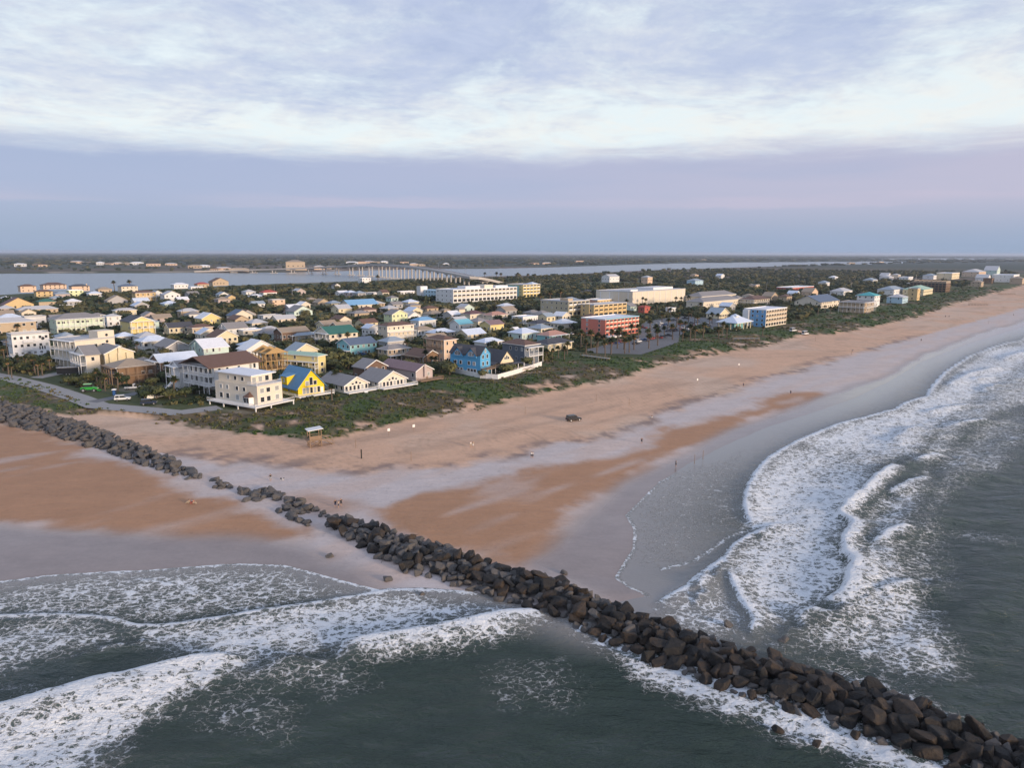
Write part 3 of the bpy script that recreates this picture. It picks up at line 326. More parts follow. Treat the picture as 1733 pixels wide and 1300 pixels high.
ROOF={'flatgrey':(.45,.45,.46),'greyroof':(.26,.245,.24),'tanroof':(.34,.27,.20),'palegrey':(.50,.50,.51),'darkroof':(.07,.07,.08),'bluewhite':(.62,.69,.80),'whiteroof':(.78,.79,.82),'brownroof':(.15,.085,.06),'bluegrey':(.30,.36,.42),'greenroof':(.04,.15,.12),'slateblue':(.11,.15,.22),'palegreen':(.36,.52,.42),'mauveroof':(.24,.16,.165),'blueroof':(.20,.40,.62),'turqroof':(.18,.46,.56),'pinkroof':(.46,.25,.19),'plumroof':(.14,.07,.07),'redroof':(.42,.08,.06),'tealroof':(.08,.38,.40),'aframeblue':(.11,.26,.42)}
def wallm(k): return mat('wall_'+k,WALL[k],.75,.12,.45)
def roofm(k): return mat('roof_'+k,ROOF[k],.6,.16,.7)
M_GLASS=mat('dark_glass',(.03,.035,.04),.12,.2,.6,spec=.6)
M_BLIND=mat('window_blind',(.34,.35,.34),.3,.2,.6,spec=.6)
M_TRIM=mat('white_trim',(.78,.77,.75),.6,.04)
M_WOOD=mat('weathered_wood',(.26,.18,.12),.85,.2,2)
M_NEWWOOD=mat('new_lumber',(.42,.28,.13),.8,.15,2)
M_CONC=mat('concrete',(.32,.31,.30),.85,.1,.6)
M_ASPH=mat('asphalt',(.17,.17,.175),.9,.12,.4)
M_BLACK=mat('black_rubber',(.02,.02,.02),.7)
M_METAL=mat('grey_metal',(.4,.4,.42),.4,metal=.6)
# ------------------------------------------------------------------ object helpers
def tag(o,label=None,cat=None,group=None,kind=None):
    if label: o['label']=label
    if cat: o['category']=cat
    if group: o['group']=group
    if kind: o['kind']=kind
    return o
def empty(name,loc,rz=0,label=None,cat=None,group=None):
    o=bpy.data.objects.new(name,None); C.objects.link(o); o.location=loc; o.rotation_euler=(0,0,rz); o.empty_display_size=.5
    return tag(o,label,cat,group)
class MB:
    def __init__(s): s.v=[]; s.f=[]; s.mi=[]; s.cur=0
    def box(s,x0,x1,y0,y1,z0,z1):
        b=len(s.v); s.v+=[(x0,y0,z0),(x1,y0,z0),(x1,y1,z0),(x0,y1,z0),(x0,y0,z1),(x1,y0,z1),(x1,y1,z1),(x0,y1,z1)]
        s.add([(b,b+3,b+2,b+1),(b+4,b+5,b+6,b+7),(b,b+1,b+5,b+4),(b+1,b+2,b+6,b+5),(b+2,b+3,b+7,b+6),(b+3,b,b+4,b+7)]); return s
    def add(s,fs): s.f+=fs; s.mi+=[s.cur]*len(fs)
    def poly(s,*pts): b=len(s.v); s.v+=list(pts); s.add([tuple(range(b,b+len(pts)))]); return s
    def prism(s,pts,axis,a0,a1):        # closed 2-D outline extruded along an axis ('x','y' or 'z')
        n=len(pts); b=len(s.v)
        mk={'y':lambda p,a:(p[0],a,p[1]),'x':lambda p,a:(a,p[0],p[1]),'z':lambda p,a:(p[0],p[1],a)}[axis]
        s.v+=[mk(p,a0) for p in pts]+[mk(p,a1) for p in pts]
        s.add([tuple(range(b,b+n)),tuple(range(b+2*n-1,b+n-1,-1))]+[(b+i,b+(i+1)%n,b+n+(i+1)%n,b+n+i) for i in range(n)]); return s
    def tube(s,p0,p1,r0,r1=None,n=6):
        r1=r0 if r1 is None else r1; a=Vector(p0); c=Vector(p1); q=(c-a).to_track_quat('Z','Y'); b=len(s.v)
        for p,r in ((a,r0),(c,r1)):
            for i in range(n):
                an=2*math.pi*i/n; s.v.append(tuple(p+q@Vector((r*math.cos(an),r*math.sin(an),0))))
        s.add([(b+i,b+(i+1)%n,b+n+(i+1)%n,b+n+i) for i in range(n)]+[tuple(range(b+n-1,b-1,-1)),tuple(range(b+n,b+2*n))]); return s
    def mesh(s,name,mats):
        me=bpy.data.meshes.new(name); me.from_pydata(s.v,[],s.f)
        for m in (mats if isinstance(mats,(list,tuple)) else [mats]): me.materials.append(m)
        if max(s.mi or [0]): me.polygons.foreach_set('material_index',s.mi)
        bm=bmesh.new(); bm.from_mesh(me); bmesh.ops.recalc_face_normals(bm,faces=bm.faces); bm.to_mesh(me); bm.free()
        return me
    def build(s,name,mats,parent=None,loc=(0,0,0),rz=0): return link(name,s.mesh(name,mats),parent,loc,rz)
def link(name,me,parent=None,loc=(0,0,0),rz=0):
    o=bpy.data.objects.new(name,me); C.objects.link(o); o.parent=parent; o.location=loc; o.rotation_euler=(0,0,rz); return o
def copy_tree(o,parent=None):
    c=o.copy(); C.objects.link(c); c.parent=parent
    for ch in list(o.children): copy_tree(ch,c)
    return c
# ------------------------------------------------------------------ numpy field helpers
def vnoise(x,y,seed=0):
    xi=np.floor(x).astype(np.int64); yi=np.floor(y).astype(np.int64); fx=x-xi; fy=y-yi
    def h(a,b):
        n=(a*374761393+b*668265263+seed*974711)&0x7fffffff; n=((n^(n>>13))*1274126177)&0x7fffffff
        return ((n^(n>>16))&0xffff)/65535.
    ux=fx*fx*(3-2*fx); uy=fy*fy*(3-2*fy)
    return (h(xi,yi)*(1-ux)+h(xi+1,yi)*ux)*(1-uy)+(h(xi,yi+1)*(1-ux)+h(xi+1,yi+1)*ux)*uy
def fbm(x,y,s,o=4,seed=0):
    r=0;a=.5
    for i in range(o): r=r+a*vnoise(x/s,y/s,seed+i); s=s*.5; a*=.5
    return r/(1-.5**o)
def pdist(x,y,pts,closed=False):
    best=np.full(x.shape,1e12); sg=np.zeros(x.shape); P_=list(pts)+([pts[0]] if closed else [])
    for (ax,ay),(bx,by) in zip(P_[:-1],P_[1:]):
        dx,dy=bx-ax,by-ay; L=dx*dx+dy*dy+1e-9
        tt=np.clip(((x-ax)*dx+(y-ay)*dy)/L,0,1); d2=(x-ax-tt*dx)**2+(y-ay-tt*dy)**2
        m=d2<best; best=np.where(m,d2,best); sg=np.where(m,np.sign(dx*(y-ay)-dy*(x-ax)),sg)
    return np.sqrt(best),sg          # sign + = left of travel
def inside(x,y,pts):
    c=np.zeros(x.shape,bool); n=len(pts)
    for i in range(n):
        ax,ay=pts[i]; bx,by=pts[(i+1)%n]
        if ay==by: continue
        c^=((ay>y)!=(by>y))&(x<(bx-ax)*(y-ay)/(by-ay)+ax)
    return c
def sdf(x,y,pts):
    d,_=pdist(x,y,pts,True); return np.where(inside(x,y,pts),d,-d)
def sst(v,a,b):
    q=np.clip((v-a)/(b-a),0,1); return q*q*(3-2*q)
SHORE=SHORE_L+SHORE_R
e=SHORE[-1]; LANDP=SHORE+[(e[0]+30000,e[1]+31000),(-40000,40000),(-40000,-300),(SHORE[0][0]-60,SHORE[0][1]-8)]
e=DUNE_TOE[-1]; INL=DUNE_TOE+[(e[0]+30000,e[1]+31000),(-40000,40000),(-40000,DUNE_TOE[0][1]-200)]
e=DUNE_BACK[-1]; INB=DUNE_BACK+[(e[0]+30000,e[1]+31500),(-40000,40000),(-40000,DUNE_BACK[0][1]-200)]
def ground_fields(x,y):
    ss=sdf(x,y,LANDP); st=sdf(x,y,INL); sb=sdf(x,y,INB); sr=sdf(x,y,RIVER); sl=sdf(x,y,LAGOON)
    return ss,st,sb,sr,sl
def ground_z(x,y,F=None):
    ss,st,sb,sr,sl=F if F is not None else ground_fields(x,y)
    z=np.where(ss>0,2.2*(1-np.exp(-np.maximum(ss,0)/45)),np.maximum(ss*.03,-3))
    z=z+sst(st,-4,14)*(3.5-2.2)
    bump=(fbm(x,y,9,3,5)-.42)*1.6
    z=z+bump*sst(st,0,8)*(1-sst(sb,-7,-1))
    z=np.where(st>40,np.minimum(z,3.5),z); z=np.where(sb>-1,3.5,z)
    z=z-sst(sr,-6,12)*5.2-sst(sl,-6,12)*5.2
    return z
# ------------------------------------------------------------------ ground sheet
def polar(rs,th):
    rr,tt=np.meshgrid(rs,th,indexing='ij'); return rr*np.sin(tt),rr*np.cos(tt)
def grid_mesh(name,x,y,z,keep=None):
    nr,nc=x.shape; co=np.stack([x,y,z],-1).reshape(-1,3).astype(np.float32)
    i=np.arange(nr*nc).reshape(nr,nc); q=np.stack([i[:-1,:-1],i[:-1,1:],i[1:,1:],i[1:,:-1]],-1).reshape(-1,4)
    q=q[:,::-1]
    if keep is not None:
        kk=keep.reshape(-1); q=q[kk[q].any(1)]
        used=np.unique(q); mp=np.full(nr*nc,-1); mp[used]=np.arange(len(used)); q=mp[q]; co=co[used]
    else: used=np.arange(nr*nc)
    me=bpy.data.meshes.new(name); me.vertices.add(len(co)); me.vertices.foreach_set('co',co.ravel())
    me.loops.add(q.size); me.loops.foreach_set('vertex_index',q.ravel().astype(np.int32))
    me.polygons.add(len(q)); me.polygons.foreach_set('loop_start',np.arange(0,q.size,4,dtype=np.int32)); me.polygons.foreach_set('loop_total',np.full(len(q),4,np.int32))
    me.polygons.foreach_set('use_smooth',np.ones(len(q),bool)); me.update(); me.validate(); return me,used
def fattr(me,name,v):
    a=me.attributes.new(name,'FLOAT','POINT'); a.data.foreach_set('value',np.ascontiguousarray(v,dtype=np.float32))
def cattr(me,name,v):
    a=me.attributes.new(name,'FLOAT_COLOR','POINT'); q=np.ones((len(v),4),np.float32); q[:,:3]=v; a.data.foreach_set('color',q.ravel())
th=np.radians(np.arange(-64,64.01,.22))
rs=np.concatenate([np.geomspace(34,620,400),np.geomspace(630,3600,120),np.geomspace(3800,45000,36)])
gx,gy=polar(rs,th); F_=ground_fields(gx,gy); gz=ground_z(gx,gy,F_); ss,st,sb,sr,sl=F_
me,_=grid_mesh('ground',gx,gy,gz)
x,y=gx.ravel(),gy.ravel(); ss,st,sb,sr,sl=[a.ravel() for a in F_]
nA=fbm(x,y,26,4,1); nB=fbm(x,y,7,4,2); nC=fbm(x,y,60,3,3); nD=fbm(x,y,2.2,3,4)
# along-shore streaks
ca,sa=math.cos(math.radians(46)),math.sin(math.radians(46)); al=x*ca+y*sa; ac=-x*sa+y*ca
nS=fbm(al/6,ac,5,4,9)
def L3(a,b,f): return a+(np.array(b)-a)*f[:,None]
col=np.tile(np.array([.63,.40,.265]),(len(x),1))
col=L3(col,(.60,.45,.34),sst(nA,.4,.7)*.7); col=L3(col,(.40,.27,.19),sst(nS,.5,.8)*.5)
wdist,wsg=pdist(x,y,WRACK); wv=wdist*wsg+ (nB-.5)*9+(nA-.5)*10
pale=1-sst(wv,-4,3)                                  # seaward of the wrack line
pale=pale*(x>-140)
leftp=((x<-40)&(st<-1)).astype(float)*sst(sdf(x,y,JET_T+JET_B[::-1]),-60,-1)
col=L3(col,(.54,.475,.45),pale*(.75+.25*sst(nS,.3,.6)))
wr=np.exp(-((wv-1.5)/3.0)**2)*sst(nD*.5+nS*.5,.42,.62)
col=L3(col,(.16,.13,.13),wr*.7)
tr=sst(np.sin(ac*2.1+nA*9),.72,1)*sst(nC,.45,.6)*(1-pale)*.35; col=L3(col,(.33,.22,.15),tr)
for cx_,cy_,rr_ in ((-20,183,9),(6,196,12),(-8,190,16)):
    q_=np.hypot(x-cx_,(y-cy_)); col=L3(col,(.34,.23,.16),np.exp(-((np.abs(q_-rr_)-1.1)/.45)**2)*.35*(y>cy_-6))
# brown wet tongues
wet=np.zeros(len(x))
for pl,amt in ((BROWN_R,1.),(BROWN_L,1.),(BROWN_M,.6)):
    s=sdf(x,y,pl)+(nA-.5)*14+(nS-.5)*9+(nB-.5)*6+(nD-.5)*3
    f=sst(s,-3.5,4)*amt; f=f*(1-.45*sst(fbm(al/4,ac,9,3,21),.58,.75)); col=L3(col,(.41,.225,.125),f); wet=np.maximum(wet,f*.28)
jl=(x<JET_B[9][0]+40)&(ss<200)&(y<JET_T[4][1])
for pl in (WET_L,WET_R):
    s=sdf(x,y,pl)+(nA-.5)*7; f=sst(s,-3,4); col=L3(col,(.27,.225,.205),f*.95); wet=np.maximum(wet,f)  # wet sand; its lifted grey also carries part of the sky reflection
f=sst(-ss,-3,1); col=L3(col,(.20,.14,.11),f*.6*sst(-ss,-2,2)); wet=np.maximum(wet,sst(-ss,-5,0))
# dune vegetation floor
vg=sst(st+(nB-.5)*10+(nD-.5)*5,0,3)
spots=sst(nB*.6+nD*.4,.60,.70)*(1-sst(st,6,22))+sst(nB,.68,.76)*.5
vcol=L3(np.tile(np.array([.072,.10,.034]),(len(x),1)),(.115,.085,.05),sst(nA*.5+nB*.5,.42,.6)); vcol=L3(vcol,(.045,.07,.02),sst(nD,.5,.7)*.6)
col=np.where((vg*(1-np.clip(spots,0,1)))[:,None]>0,col+(vcol-col)*(vg*(1-np.clip(spots,0,1)))[:,None],col)
# built-up land behind the dune
ld=sst(sb+(nB-.5)*3,-1,1.5)
lc=L3(np.tile(np.array([.075,.09,.035]),(len(x),1)),(.26,.215,.16),sst(nA*.6+nB*.4,.55,.68)*.75); lc=L3(lc,(.05,.065,.026),sst(nC,.5,.65)*.7)
col=L3(col,(0,0,0),ld)+lc*ld[:,None]; wet*=(1-vg)
# beyond the river: sandy bank, marsh, forest floor
dist=np.hypot(x,y); fr=sst(dist,1250,1500)
mc=L3(np.tile(np.array([.13,.095,.07]),(len(x),1)),(.07,.075,.04),sst(fbm(x/3,y,160,4,31),.45,.6)); mc=L3(mc,(.035,.052,.034),sst(dist+(nC-.5)*500+(fbm(x,y,900,3,8)-.5)*1500,2300,3000))
bank=np.exp(-((sr+16)/14.)**2)*(x<0)*sst(fbm(x,y,120,3,14),.45,.6)
col=col+(mc-col)*(fr*(sb>0))[:,None]; col=L3(col,(.42,.36,.29),bank*.9*(dist>1200))
cattr(me,'Col',col); fattr(me,'wet',np.clip(wet,0,1)); fattr(me,'sand',(1-vg)*(1-ld))
m=bpy.data.materials.new('sand_and_soil'); m.use_nodes=True; t=NT(m.node_tree); b=t.n['Principled BSDF']
tcO=t.new('ShaderNodeTexCoord').outputs['Object']; wetA=t.attr('wet'); sandA=t.attr('sand')
mp=t.new('ShaderNodeMapping'); mp.inputs['Rotation'].default_value=(0,0,math.radians(-46)); mp.inputs['Scale'].default_value=(.35,1,1); t.l.new(tcO,mp.inputs[0])
f1=t.noise(tcO,1.3,5,.65); f2=t.noise(mp.outputs[0],.5,6,.6,.6); f3=t.noise(tcO,.11,5,.6)
fac=t.m('ADD',t.m('ADD',t.m('MULTIPLY',f1,.28),t.m('MULTIPLY',f2,.34)),t.m('MULTIPLY',f3,.3)); fac=t.m('ADD',fac,.54); dots=t.m('MULTIPLY',t.ss(t.noise(tcO,1.1,3,.7,.6),.56,.68),t.m('MULTIPLY',sandA,t.m('SUBTRACT',1.0,wetA))); fac=t.m('SUBTRACT',fac,t.m('MULTIPLY',dots,.16))
cm=t.vm('SCALE',t.attr('Col',0)); t.l.new(fac,cm.node.inputs['Scale']); t.l.new(cm,b.inputs['Base Color'])
t.l.new(t.m('SUBTRACT',.92,t.m('MULTIPLY',wetA,.80)),b.inputs['Roughness'])
b.inputs['IOR'].default_value=1.33
bp=t.new('ShaderNodeBump'); bp.inputs['Distance'].default_value=.25; t.l.new(t.m('ADD',t.m('MULTIPLY',f1,.5),f2),bp.inputs['Height']); t.l.new(t.m('SUBTRACT',.6,t.m('MULTIPLY',wetA,.56)),bp.inputs['Strength']); t.l.new(bp.outputs[0],b.inputs['Normal'])
me.materials.append(m); g=bpy.data.objects.new('ground',me); C.objects.link(g); tag(g,'pinkish sand beach and scrubby low ground reaching the horizon','ground',kind='structure')
# ------------------------------------------------------------------ sea
rs2=np.concatenate([np.geomspace(30,420,520),np.geomspace(425,2600,120),np.geomspace(2800,45000,14)])
th2=np.radians(np.arange(-66,88,.2))
wx,wy=polar(rs2,th2); shp=wx.shape; x=wx.ravel(); y=wy.ravel()
ss=sdf(x,y,LANDP); keep=ss<7
z=np.zeros(len(x)); foam=np.zeros(len(x)); nA=fbm(x,y,9,4,41); nB=fbm(x,y,2.6,4,42); nC=fbm(x,y,30,3,43)
near=keep&(np.hypot(x,y)<900); idx=np.where(near)[0]; X_,Y_=x[idx],y[idx]; zz=np.zeros(len(idx)); ff=np.zeros(len(idx))
wob=(nA[idx]-.5)*2.2+(nB[idx]-.5)*1.2
for d_,pl in FOAM:
    a=np.array(pl); bb=(X_>a[:,0].min()-8)&(X_<a[:,0].max()+8)&(Y_>a[:,1].min()-8)&(Y_<a[:,1].max()+8); q=np.where(bb)[0]
    if not len(q): continue
    s=sdf(X_[q],Y_[q],pl)+wob[q]*1.6; ff[q]=np.maximum(ff[q],d_*sst(s+(nC[idx][q]-.5)*5,-3.5,5.5))
ff*=.72+.56*nC[idx]
for h_,wa,wb,fo,pl in WAVES:
    a=np.array(pl); bb=(X_>a[:,0].min()-16)&(X_<a[:,0].max()+16)&(Y_>a[:,1].min()-16)&(Y_<a[:,1].max()+16); q=np.where(bb)[0]
    if not len(q): continue
    # seaward side: the shore signed distance decreases
    dd,sg=pdist(X_[q],Y_[q],pl); mid=a[len(a)//2]; nrm=np.array([-(a[-1]-a[0])[1],(a[-1]-a[0])[0]]); nrm=nrm/np.hypot(*nrm)
    s1=sdf(np.array([mid[0]+nrm[0]*6]),np.array([mid[1]+nrm[1]*6]),LANDP)[0]; s2=sdf(np.array([mid[0]-nrm[0]*6]),np.array([mid[1]-nrm[1]*6]),LANDP)[0]
    sea=-1 if s1>s2 else 1                       # which sign is seaward
    s=dd*sg*sea+wob[q]*.25*min(1,h_*1.5)          # >0 seaward (behind the front)
    d0=np.hypot(X_[q]-a[0][0],Y_[q]-a[0][1]); d1=np.hypot(X_[q]-a[-1][0],Y_[q]-a[-1][1]); L=np.hypot(*(np.diff(a,axis=0).T)).sum()
    endf=sst(np.minimum(d0,d1),0,min(5,L*.25)) if h_>.2 else 1
    prof=np.where(s<0,np.exp(-(s/(wa*.8))**2),np.exp(-(s/(wb*1.3))**2))
    zz[q]+=1.35*h_*prof*endf*(.75+.5*nA[idx][q])
    ln=np.where(s<0,np.exp(-(s/(.4+.45*wa*h_))**2),np.exp(-(s/(.55+wb*min(1,h_*1.2)*.75))**2))
    ff[q]=np.maximum(ff[q],fo*ln*endf*(.8+.4*nB[idx][q]))
ff=np.clip(ff,0,1.05); z[idx]=zz; foam[idx]=ff
deep=sst(-ss,4,45)
sw=(np.sin((ac_:=(-x*sa+y*ca))*.36+2.4*nC+.8*np.sin(x*.05))*.22+(fbm(x*.5,y,6,3,50)-.5)*1.15)*deep*(np.hypot(x,y)<1500)
dl=sst(x,-20,-60); sw2=(np.sin(y*.42+2.8*nC)*.16)*deep*dl
z=z+sw*(1-dl*.6)+sw2+(nB-.5)*.42*np.clip(foam*1.3,0,1)*deep+(nB-.5)*.06
z=np.where(ss>-8,z*sst(-ss,-6,8)+.012*0,z)
z=z-sst(ss,0,7)*.35
me,used=grid_mesh('sea',wx,wy,z.reshape(shp),keep.reshape(shp))
fattr(me,'foam',foam[used]); jm=[((a[0]+b_[0])/2,(a[1]+b_[1])/2) for a,b_ in zip(JET_T,JET_B)]; dj,sj=pdist(x,y,jm); rt=sst(dj*sj,-2,4); fattr(me,'depth',np.clip(-ss/(26+46*rt),0,1)[used])
m=bpy.data.materials.new('sea_water'); m.use_nodes=True; t=NT(m.node_tree); b=t.n['Principled BSDF']
oc=t.new('ShaderNodeTexCoord').outputs['Object']; fo=t.attr('foam'); dp=t.attr('depth')
wn=t.new('ShaderNodeVectorMath',operation='ADD'); nz=t.new('ShaderNodeTexNoise'); nz.inputs['Scale'].default_value=.42; nz.inputs['Detail'].default_value=7; nz.inputs['Roughness'].default_value=.68; t.l.new(oc,nz.inputs['Vector'])
t.l.new(t.vm('MULTIPLY',t.vm('SUBTRACT',nz.outputs['Color'],(.5,.5,.5)),(3.6,3.6,0)),wn.inputs[1]); t.l.new(oc,wn.inputs[0])
mpp=t.new('ShaderNodeMapping'); mpp.inputs['Rotation'].default_value=(0,0,math.radians(-35)); mpp.inputs['Scale'].default_value=(.62,1.1,1); t.l.new(wn.outputs[0],mpp.inputs[0])
def vor(scale):
    v=t.new('ShaderNodeTexVoronoi'); v.feature='DISTANCE_TO_EDGE'; v.inputs['Scale'].default_value=scale; t.l.new(mpp.outputs[0],v.inputs['Vector']); return v.outputs['Distance']
e1=vor(.95); e2=vor(2.4); nf=t.noise(oc,2.4,5,.65); nl=t.noise(oc,.35,5,.6)
rg=t.m('ABSOLUTE',t.m('SUBTRACT',t.noise(mpp.outputs[0],.8,6,.62,.8),.5)); rg2=t.m('MULTIPLY',rg,2.0)
edge=t.m('MINIMUM',t.m('ADD',t.m('MULTIPLY',e1,.85),t.m('MULTIPLY',rg2,.2)),t.m('ADD',t.m('MULTIPLY',e2,1.1),t.m('ADD',.035,t.m('MULTIPLY',rg2,.15))))
f_loc=t.m('MULTIPLY',fo,t.m('ADD',.25,t.m('MULTIPLY',nl,1.5)))
thr=t.m('MULTIPLY',t.m('POWER',f_loc,1.35),.30)
lace=t.ss(t.m('SUBTRACT',thr,t.m('ADD',edge,t.m('MULTIPLY',t.m('SUBTRACT',nf,.5),.14))),-.035,.06)
solid=t.ss(t.m('ADD',fo,t.m('MULTIPLY',t.m('SUBTRACT',nf,.5),.9)),.95,1.22)
mask=t.m('MULTIPLY',t.m('MAXIMUM',lace,solid),t.ss(fo,.04,.16))
water=t.mix(t.ss(dp,.0,.42),(.27,.255,.24),(.027,.046,.036)); water=t.mix(t.m('MULTIPLY',t.ss(fo,.1,.8),.55),water,(.15,.19,.175))
t.l.new(t.mix(mask,water,(.80,.83,.85)),b.inputs['Base Color'])
t.l.new(t.m('ADD',.10,t.m('MULTIPLY',mask,.75)),b.inputs['Roughness']); b.inputs['IOR'].default_value=1.33
mp2=t.new('ShaderNodeMapping'); mp2.inputs['Rotation'].default_value=(0,0,math.radians(20)); mp2.inputs['Scale'].default_value=(.6,1.3,1); t.l.new(oc,mp2.inputs[0])
r1=t.noise(mp2.outputs[0],.32,6,.62,.3); r2=t.noise(mp2.outputs[0],1.7,4,.6,.4)
bp=t.new('ShaderNodeBump'); bp.inputs['Distance'].default_value=1.0; bp.inputs['Strength'].default_value=1.0
hh=t.m('ADD',t.m('MULTIPLY',r1,t.m('MULTIPLY',t.ss(dp,.02,.5),1.3)),t.m('MULTIPLY',r2,t.m('ADD',.04,t.m('MULTIPLY',t.ss(dp,.02,.4),.2)))); hh=t.m('ADD',hh,t.m('MULTIPLY',mask,t.m('MULTIPLY',nf,.35)))
t.l.new(hh,bp.inputs['Height']); t.l.new(bp.outputs[0],b.inputs['Normal'])
me.materials.append(m); s_=bpy.data.objects.new('sea',me); C.objects.link(s_); tag(s_,'grey green sea with foamy breakers rolling onto the beach','sea',kind='structure')
# river and lagoon sheets
mw=bpy.data.materials.new('river_water'); mw.use_nodes=True; t=NT(mw.node_tree); b=t.n['Principled BSDF']; b.inputs['Base Color'].default_value=(.10,.13,.15,1); b.inputs['Roughness'].default_value=.22; b.inputs['IOR'].default_value=1.33
oc=t.new('ShaderNodeTexCoord').outputs['Object']; bp=t.new('ShaderNodeBump'); bp.inputs['Strength'].default_value=.35; bp.inputs['Distance'].default_value=1.5; t.l.new(t.noise(oc,.05,5,.6),bp.inputs['Height']); t.l.new(bp.outputs[0],b.inputs['Normal'])
for nm,pl,lb in (('river',RIVER,'pale blue river crossed by the bridge'),('lagoon',LAGOON,'thin far lagoon near the horizon')):
    o=MB().poly(*[(a,b_,.25) for a,b_ in pl]).build(nm,mw); tag(o,lb,nm,kind='structure')
# roads and car park
def strip(name,pts,wd,m,label,z=3.545):
    mb=MB(); V=[]
    for i,p in enumerate(pts):
        a=Vector(pts[max(0,i-1)]); c=Vector(pts[min(len(pts)-1,i+1)]); n=(c-a).normalized(); n=Vector((-n.y,n.x)); p=Vector(p)
        V+=[(*(p+n*wd/2),z),(*(p-n*wd/2),z)]
    mb.v=V; mb.add([(2*i,2*i+1,2*i+3,2*i+2) for i in range(len(pts)-1)]); o=mb.build(name,m); return tag(o,label,'road',kind='structure')
strip('road',ROAD_L,7.5,M_CONC,'pale grey concrete beach road behind the dune')
strip('road',ROAD_L2,5,M_ASPH,'side lane leading in between the beach houses',3.551)
strip('road',DRIVE,6,M_CONC,'short concrete drive by the dark trailer',3.549)
o=MB().poly(*[(a,b_,3.55) for a,b_ in LOT]).build('car_park',M_ASPH); tag(o,'grey asphalt car park lined with palms','car park',kind='structure')
# ------------------------------------------------------------------ jetty boulders
def rock_material():
    m=bpy.data.materials.new('jetty_rock'); m.use_nodes=True; t=NT(m.node_tree); b=t.n['Principled BSDF']
    oc=t.new('ShaderNodeTexCoord').outputs['Object']; oi=t.new('ShaderNodeObjectInfo').outputs['Random']
    off=t.new('ShaderNodeCombineXYZ'); t.l.new(t.m('MULTIPLY',oi,60),off.inputs[0]); v=t.vm('ADD',oc,off.outputs[0])
    n=t.noise(v,.7,6,.65); n2=t.noise(v,3,8,.72)
    base=t.mix(t.ss(t.m('ADD',n,t.m('MULTIPLY',t.m('SUBTRACT',oi,.5),.35)),.38,.68),(.013,.012,.011),(.055,.036,.022))
    base=t.mix(t.m('MULTIPLY',t.ss(n2,.42,.7),.75),base,(.017,.016,.015)); base=t.mix(t.m('MULTIPLY',t.ss(t.noise(v,1.6,5,.7),.55,.75),.6),base,(.085,.062,.042))
    at=t.attr('grey'); base=t.mix(at,base,t.mix(n,(.10,.10,.10),(.19,.165,.145)))
    t.l.new(base,b.inputs['Base Color']); t.l.new(t.m('ADD',.6,t.m('MULTIPLY',n2,.3)),b.inputs['Roughness'])
    bp=t.new('ShaderNodeBump'); bp.inputs['Strength'].default_value=1.0; bp.inputs['Distance'].default_value=.35; t.l.new(t.m('ADD',n2,n),bp.inputs['Height']); t.l.new(bp.outputs[0],b.inputs['Normal'])
    return m
M_ROCK=rock_material()
def rock_shape(seed):
    r=random.Random(seed); bm=bmesh.new()
    sx,sy,sz=1,r.uniform(.62,.95),r.uniform(.5,.8)
    for i in range(r.randint(14,19)):
        p=Vector((r.uniform(-1,1),r.uniform(-1,1),r.uniform(-1,1))); mx=max(abs(c) for c in p); p=p/mx*r.uniform(.84,1.0)
        bm.verts.new((p.x*sx,p.y*sy,p.z*sz))
    h=bmesh.ops.convex_hull(bm,input=bm.verts); bmesh.ops.delete(bm,geom=[g for g in h['geom_interior'] if isinstance(g,bmesh.types.BMVert)],context='VERTS')
    bmesh.ops.dissolve_limit(bm,angle_limit=.3,verts=bm.verts,edges=bm.edges)
    bmesh.ops.bevel(bm,geom=list(bm.edges),offset=.11,segments=2,affect='EDGES',profile=.5)
    for v_ in bm.verts: v_.co*=1+r.uniform(-.045,.045)
    bmesh.ops.triangulate(bm,faces=bm.faces); return bm
ROCKS=[]
for i in range(16):
    bm=rock_shape(100+i); me=bpy.data.meshes.new('boulder'); bm.to_mesh(me); bm.free(); me.materials.append(M_ROCK); ROCKS.append(me)
jt,jb=np.array(JET_T),np.array(JET_B)
def jetty_samples():
    out=[]; cell={}
    L=[0]; 
    mid=(jt+jb)/2
    for a,b in zip(mid[:-1],mid[1:]): L.append(L[-1]+np.hypot(*(b-a)))
    L=np.array(L); rr=random.Random(3)
    for layer in (0,1):
        tries=0
        while tries<14000:
            tries+=1
            s=rr.uniform(0,L[-1]); i=min(np.searchsorted(L,s,'right')-1,len(L)-2); f=(s-L[i])/(L[i+1]-L[i])
            a=jt[i]+(jt[i+1]-jt[i])*f; b=jb[i]+(jb[i+1]-jb[i])*f; q=rr.uniform(.06,.94) if layer==0 else rr.uniform(.24,.72)
            p=a+(b-a)*q; wdt=np.hypot(*(b-a))
            gap=0
            if 7.0<i+f<9.2: gap=.60
            elif 9.2<=i+f<12.6: gap=.47
            if i<7: gap=.34 if layer==0 else .6
            if gap and float(vnoise(np.array([p[0]/1.7]),np.array([p[1]/1.7]),6)[0])<gap: continue
            size=rr.uniform(.6,1.45)*(1.0 if i>=8 else 1.15) if layer==0 else rr.uniform(.8,1.5)*(1. if i>=11 else .75)
            if 7<i+f<12 and layer==1 and rr.random()<.9: continue
            ok=True; k=(int(p[0]//4),int(p[1]//4))
            for dx in (-1,0,1):
                for dy in (-1,0,1):
                    for (x,y,sz,l) in cell.get((k[0]+dx,k[1]+dy),()):
                        if l==layer and (x-p[0])**2+(y-p[1])**2<(.66*(sz+size))**2: ok=False
            if not ok: continue
            cell.setdefault(k,[]).append((p[0],p[1],size,layer)); 
            edge=1-abs(q-.48)/.48
            out.append((p[0],p[1],size,layer,edge,i+f,wdt))
    return out
JS=jetty_samples()
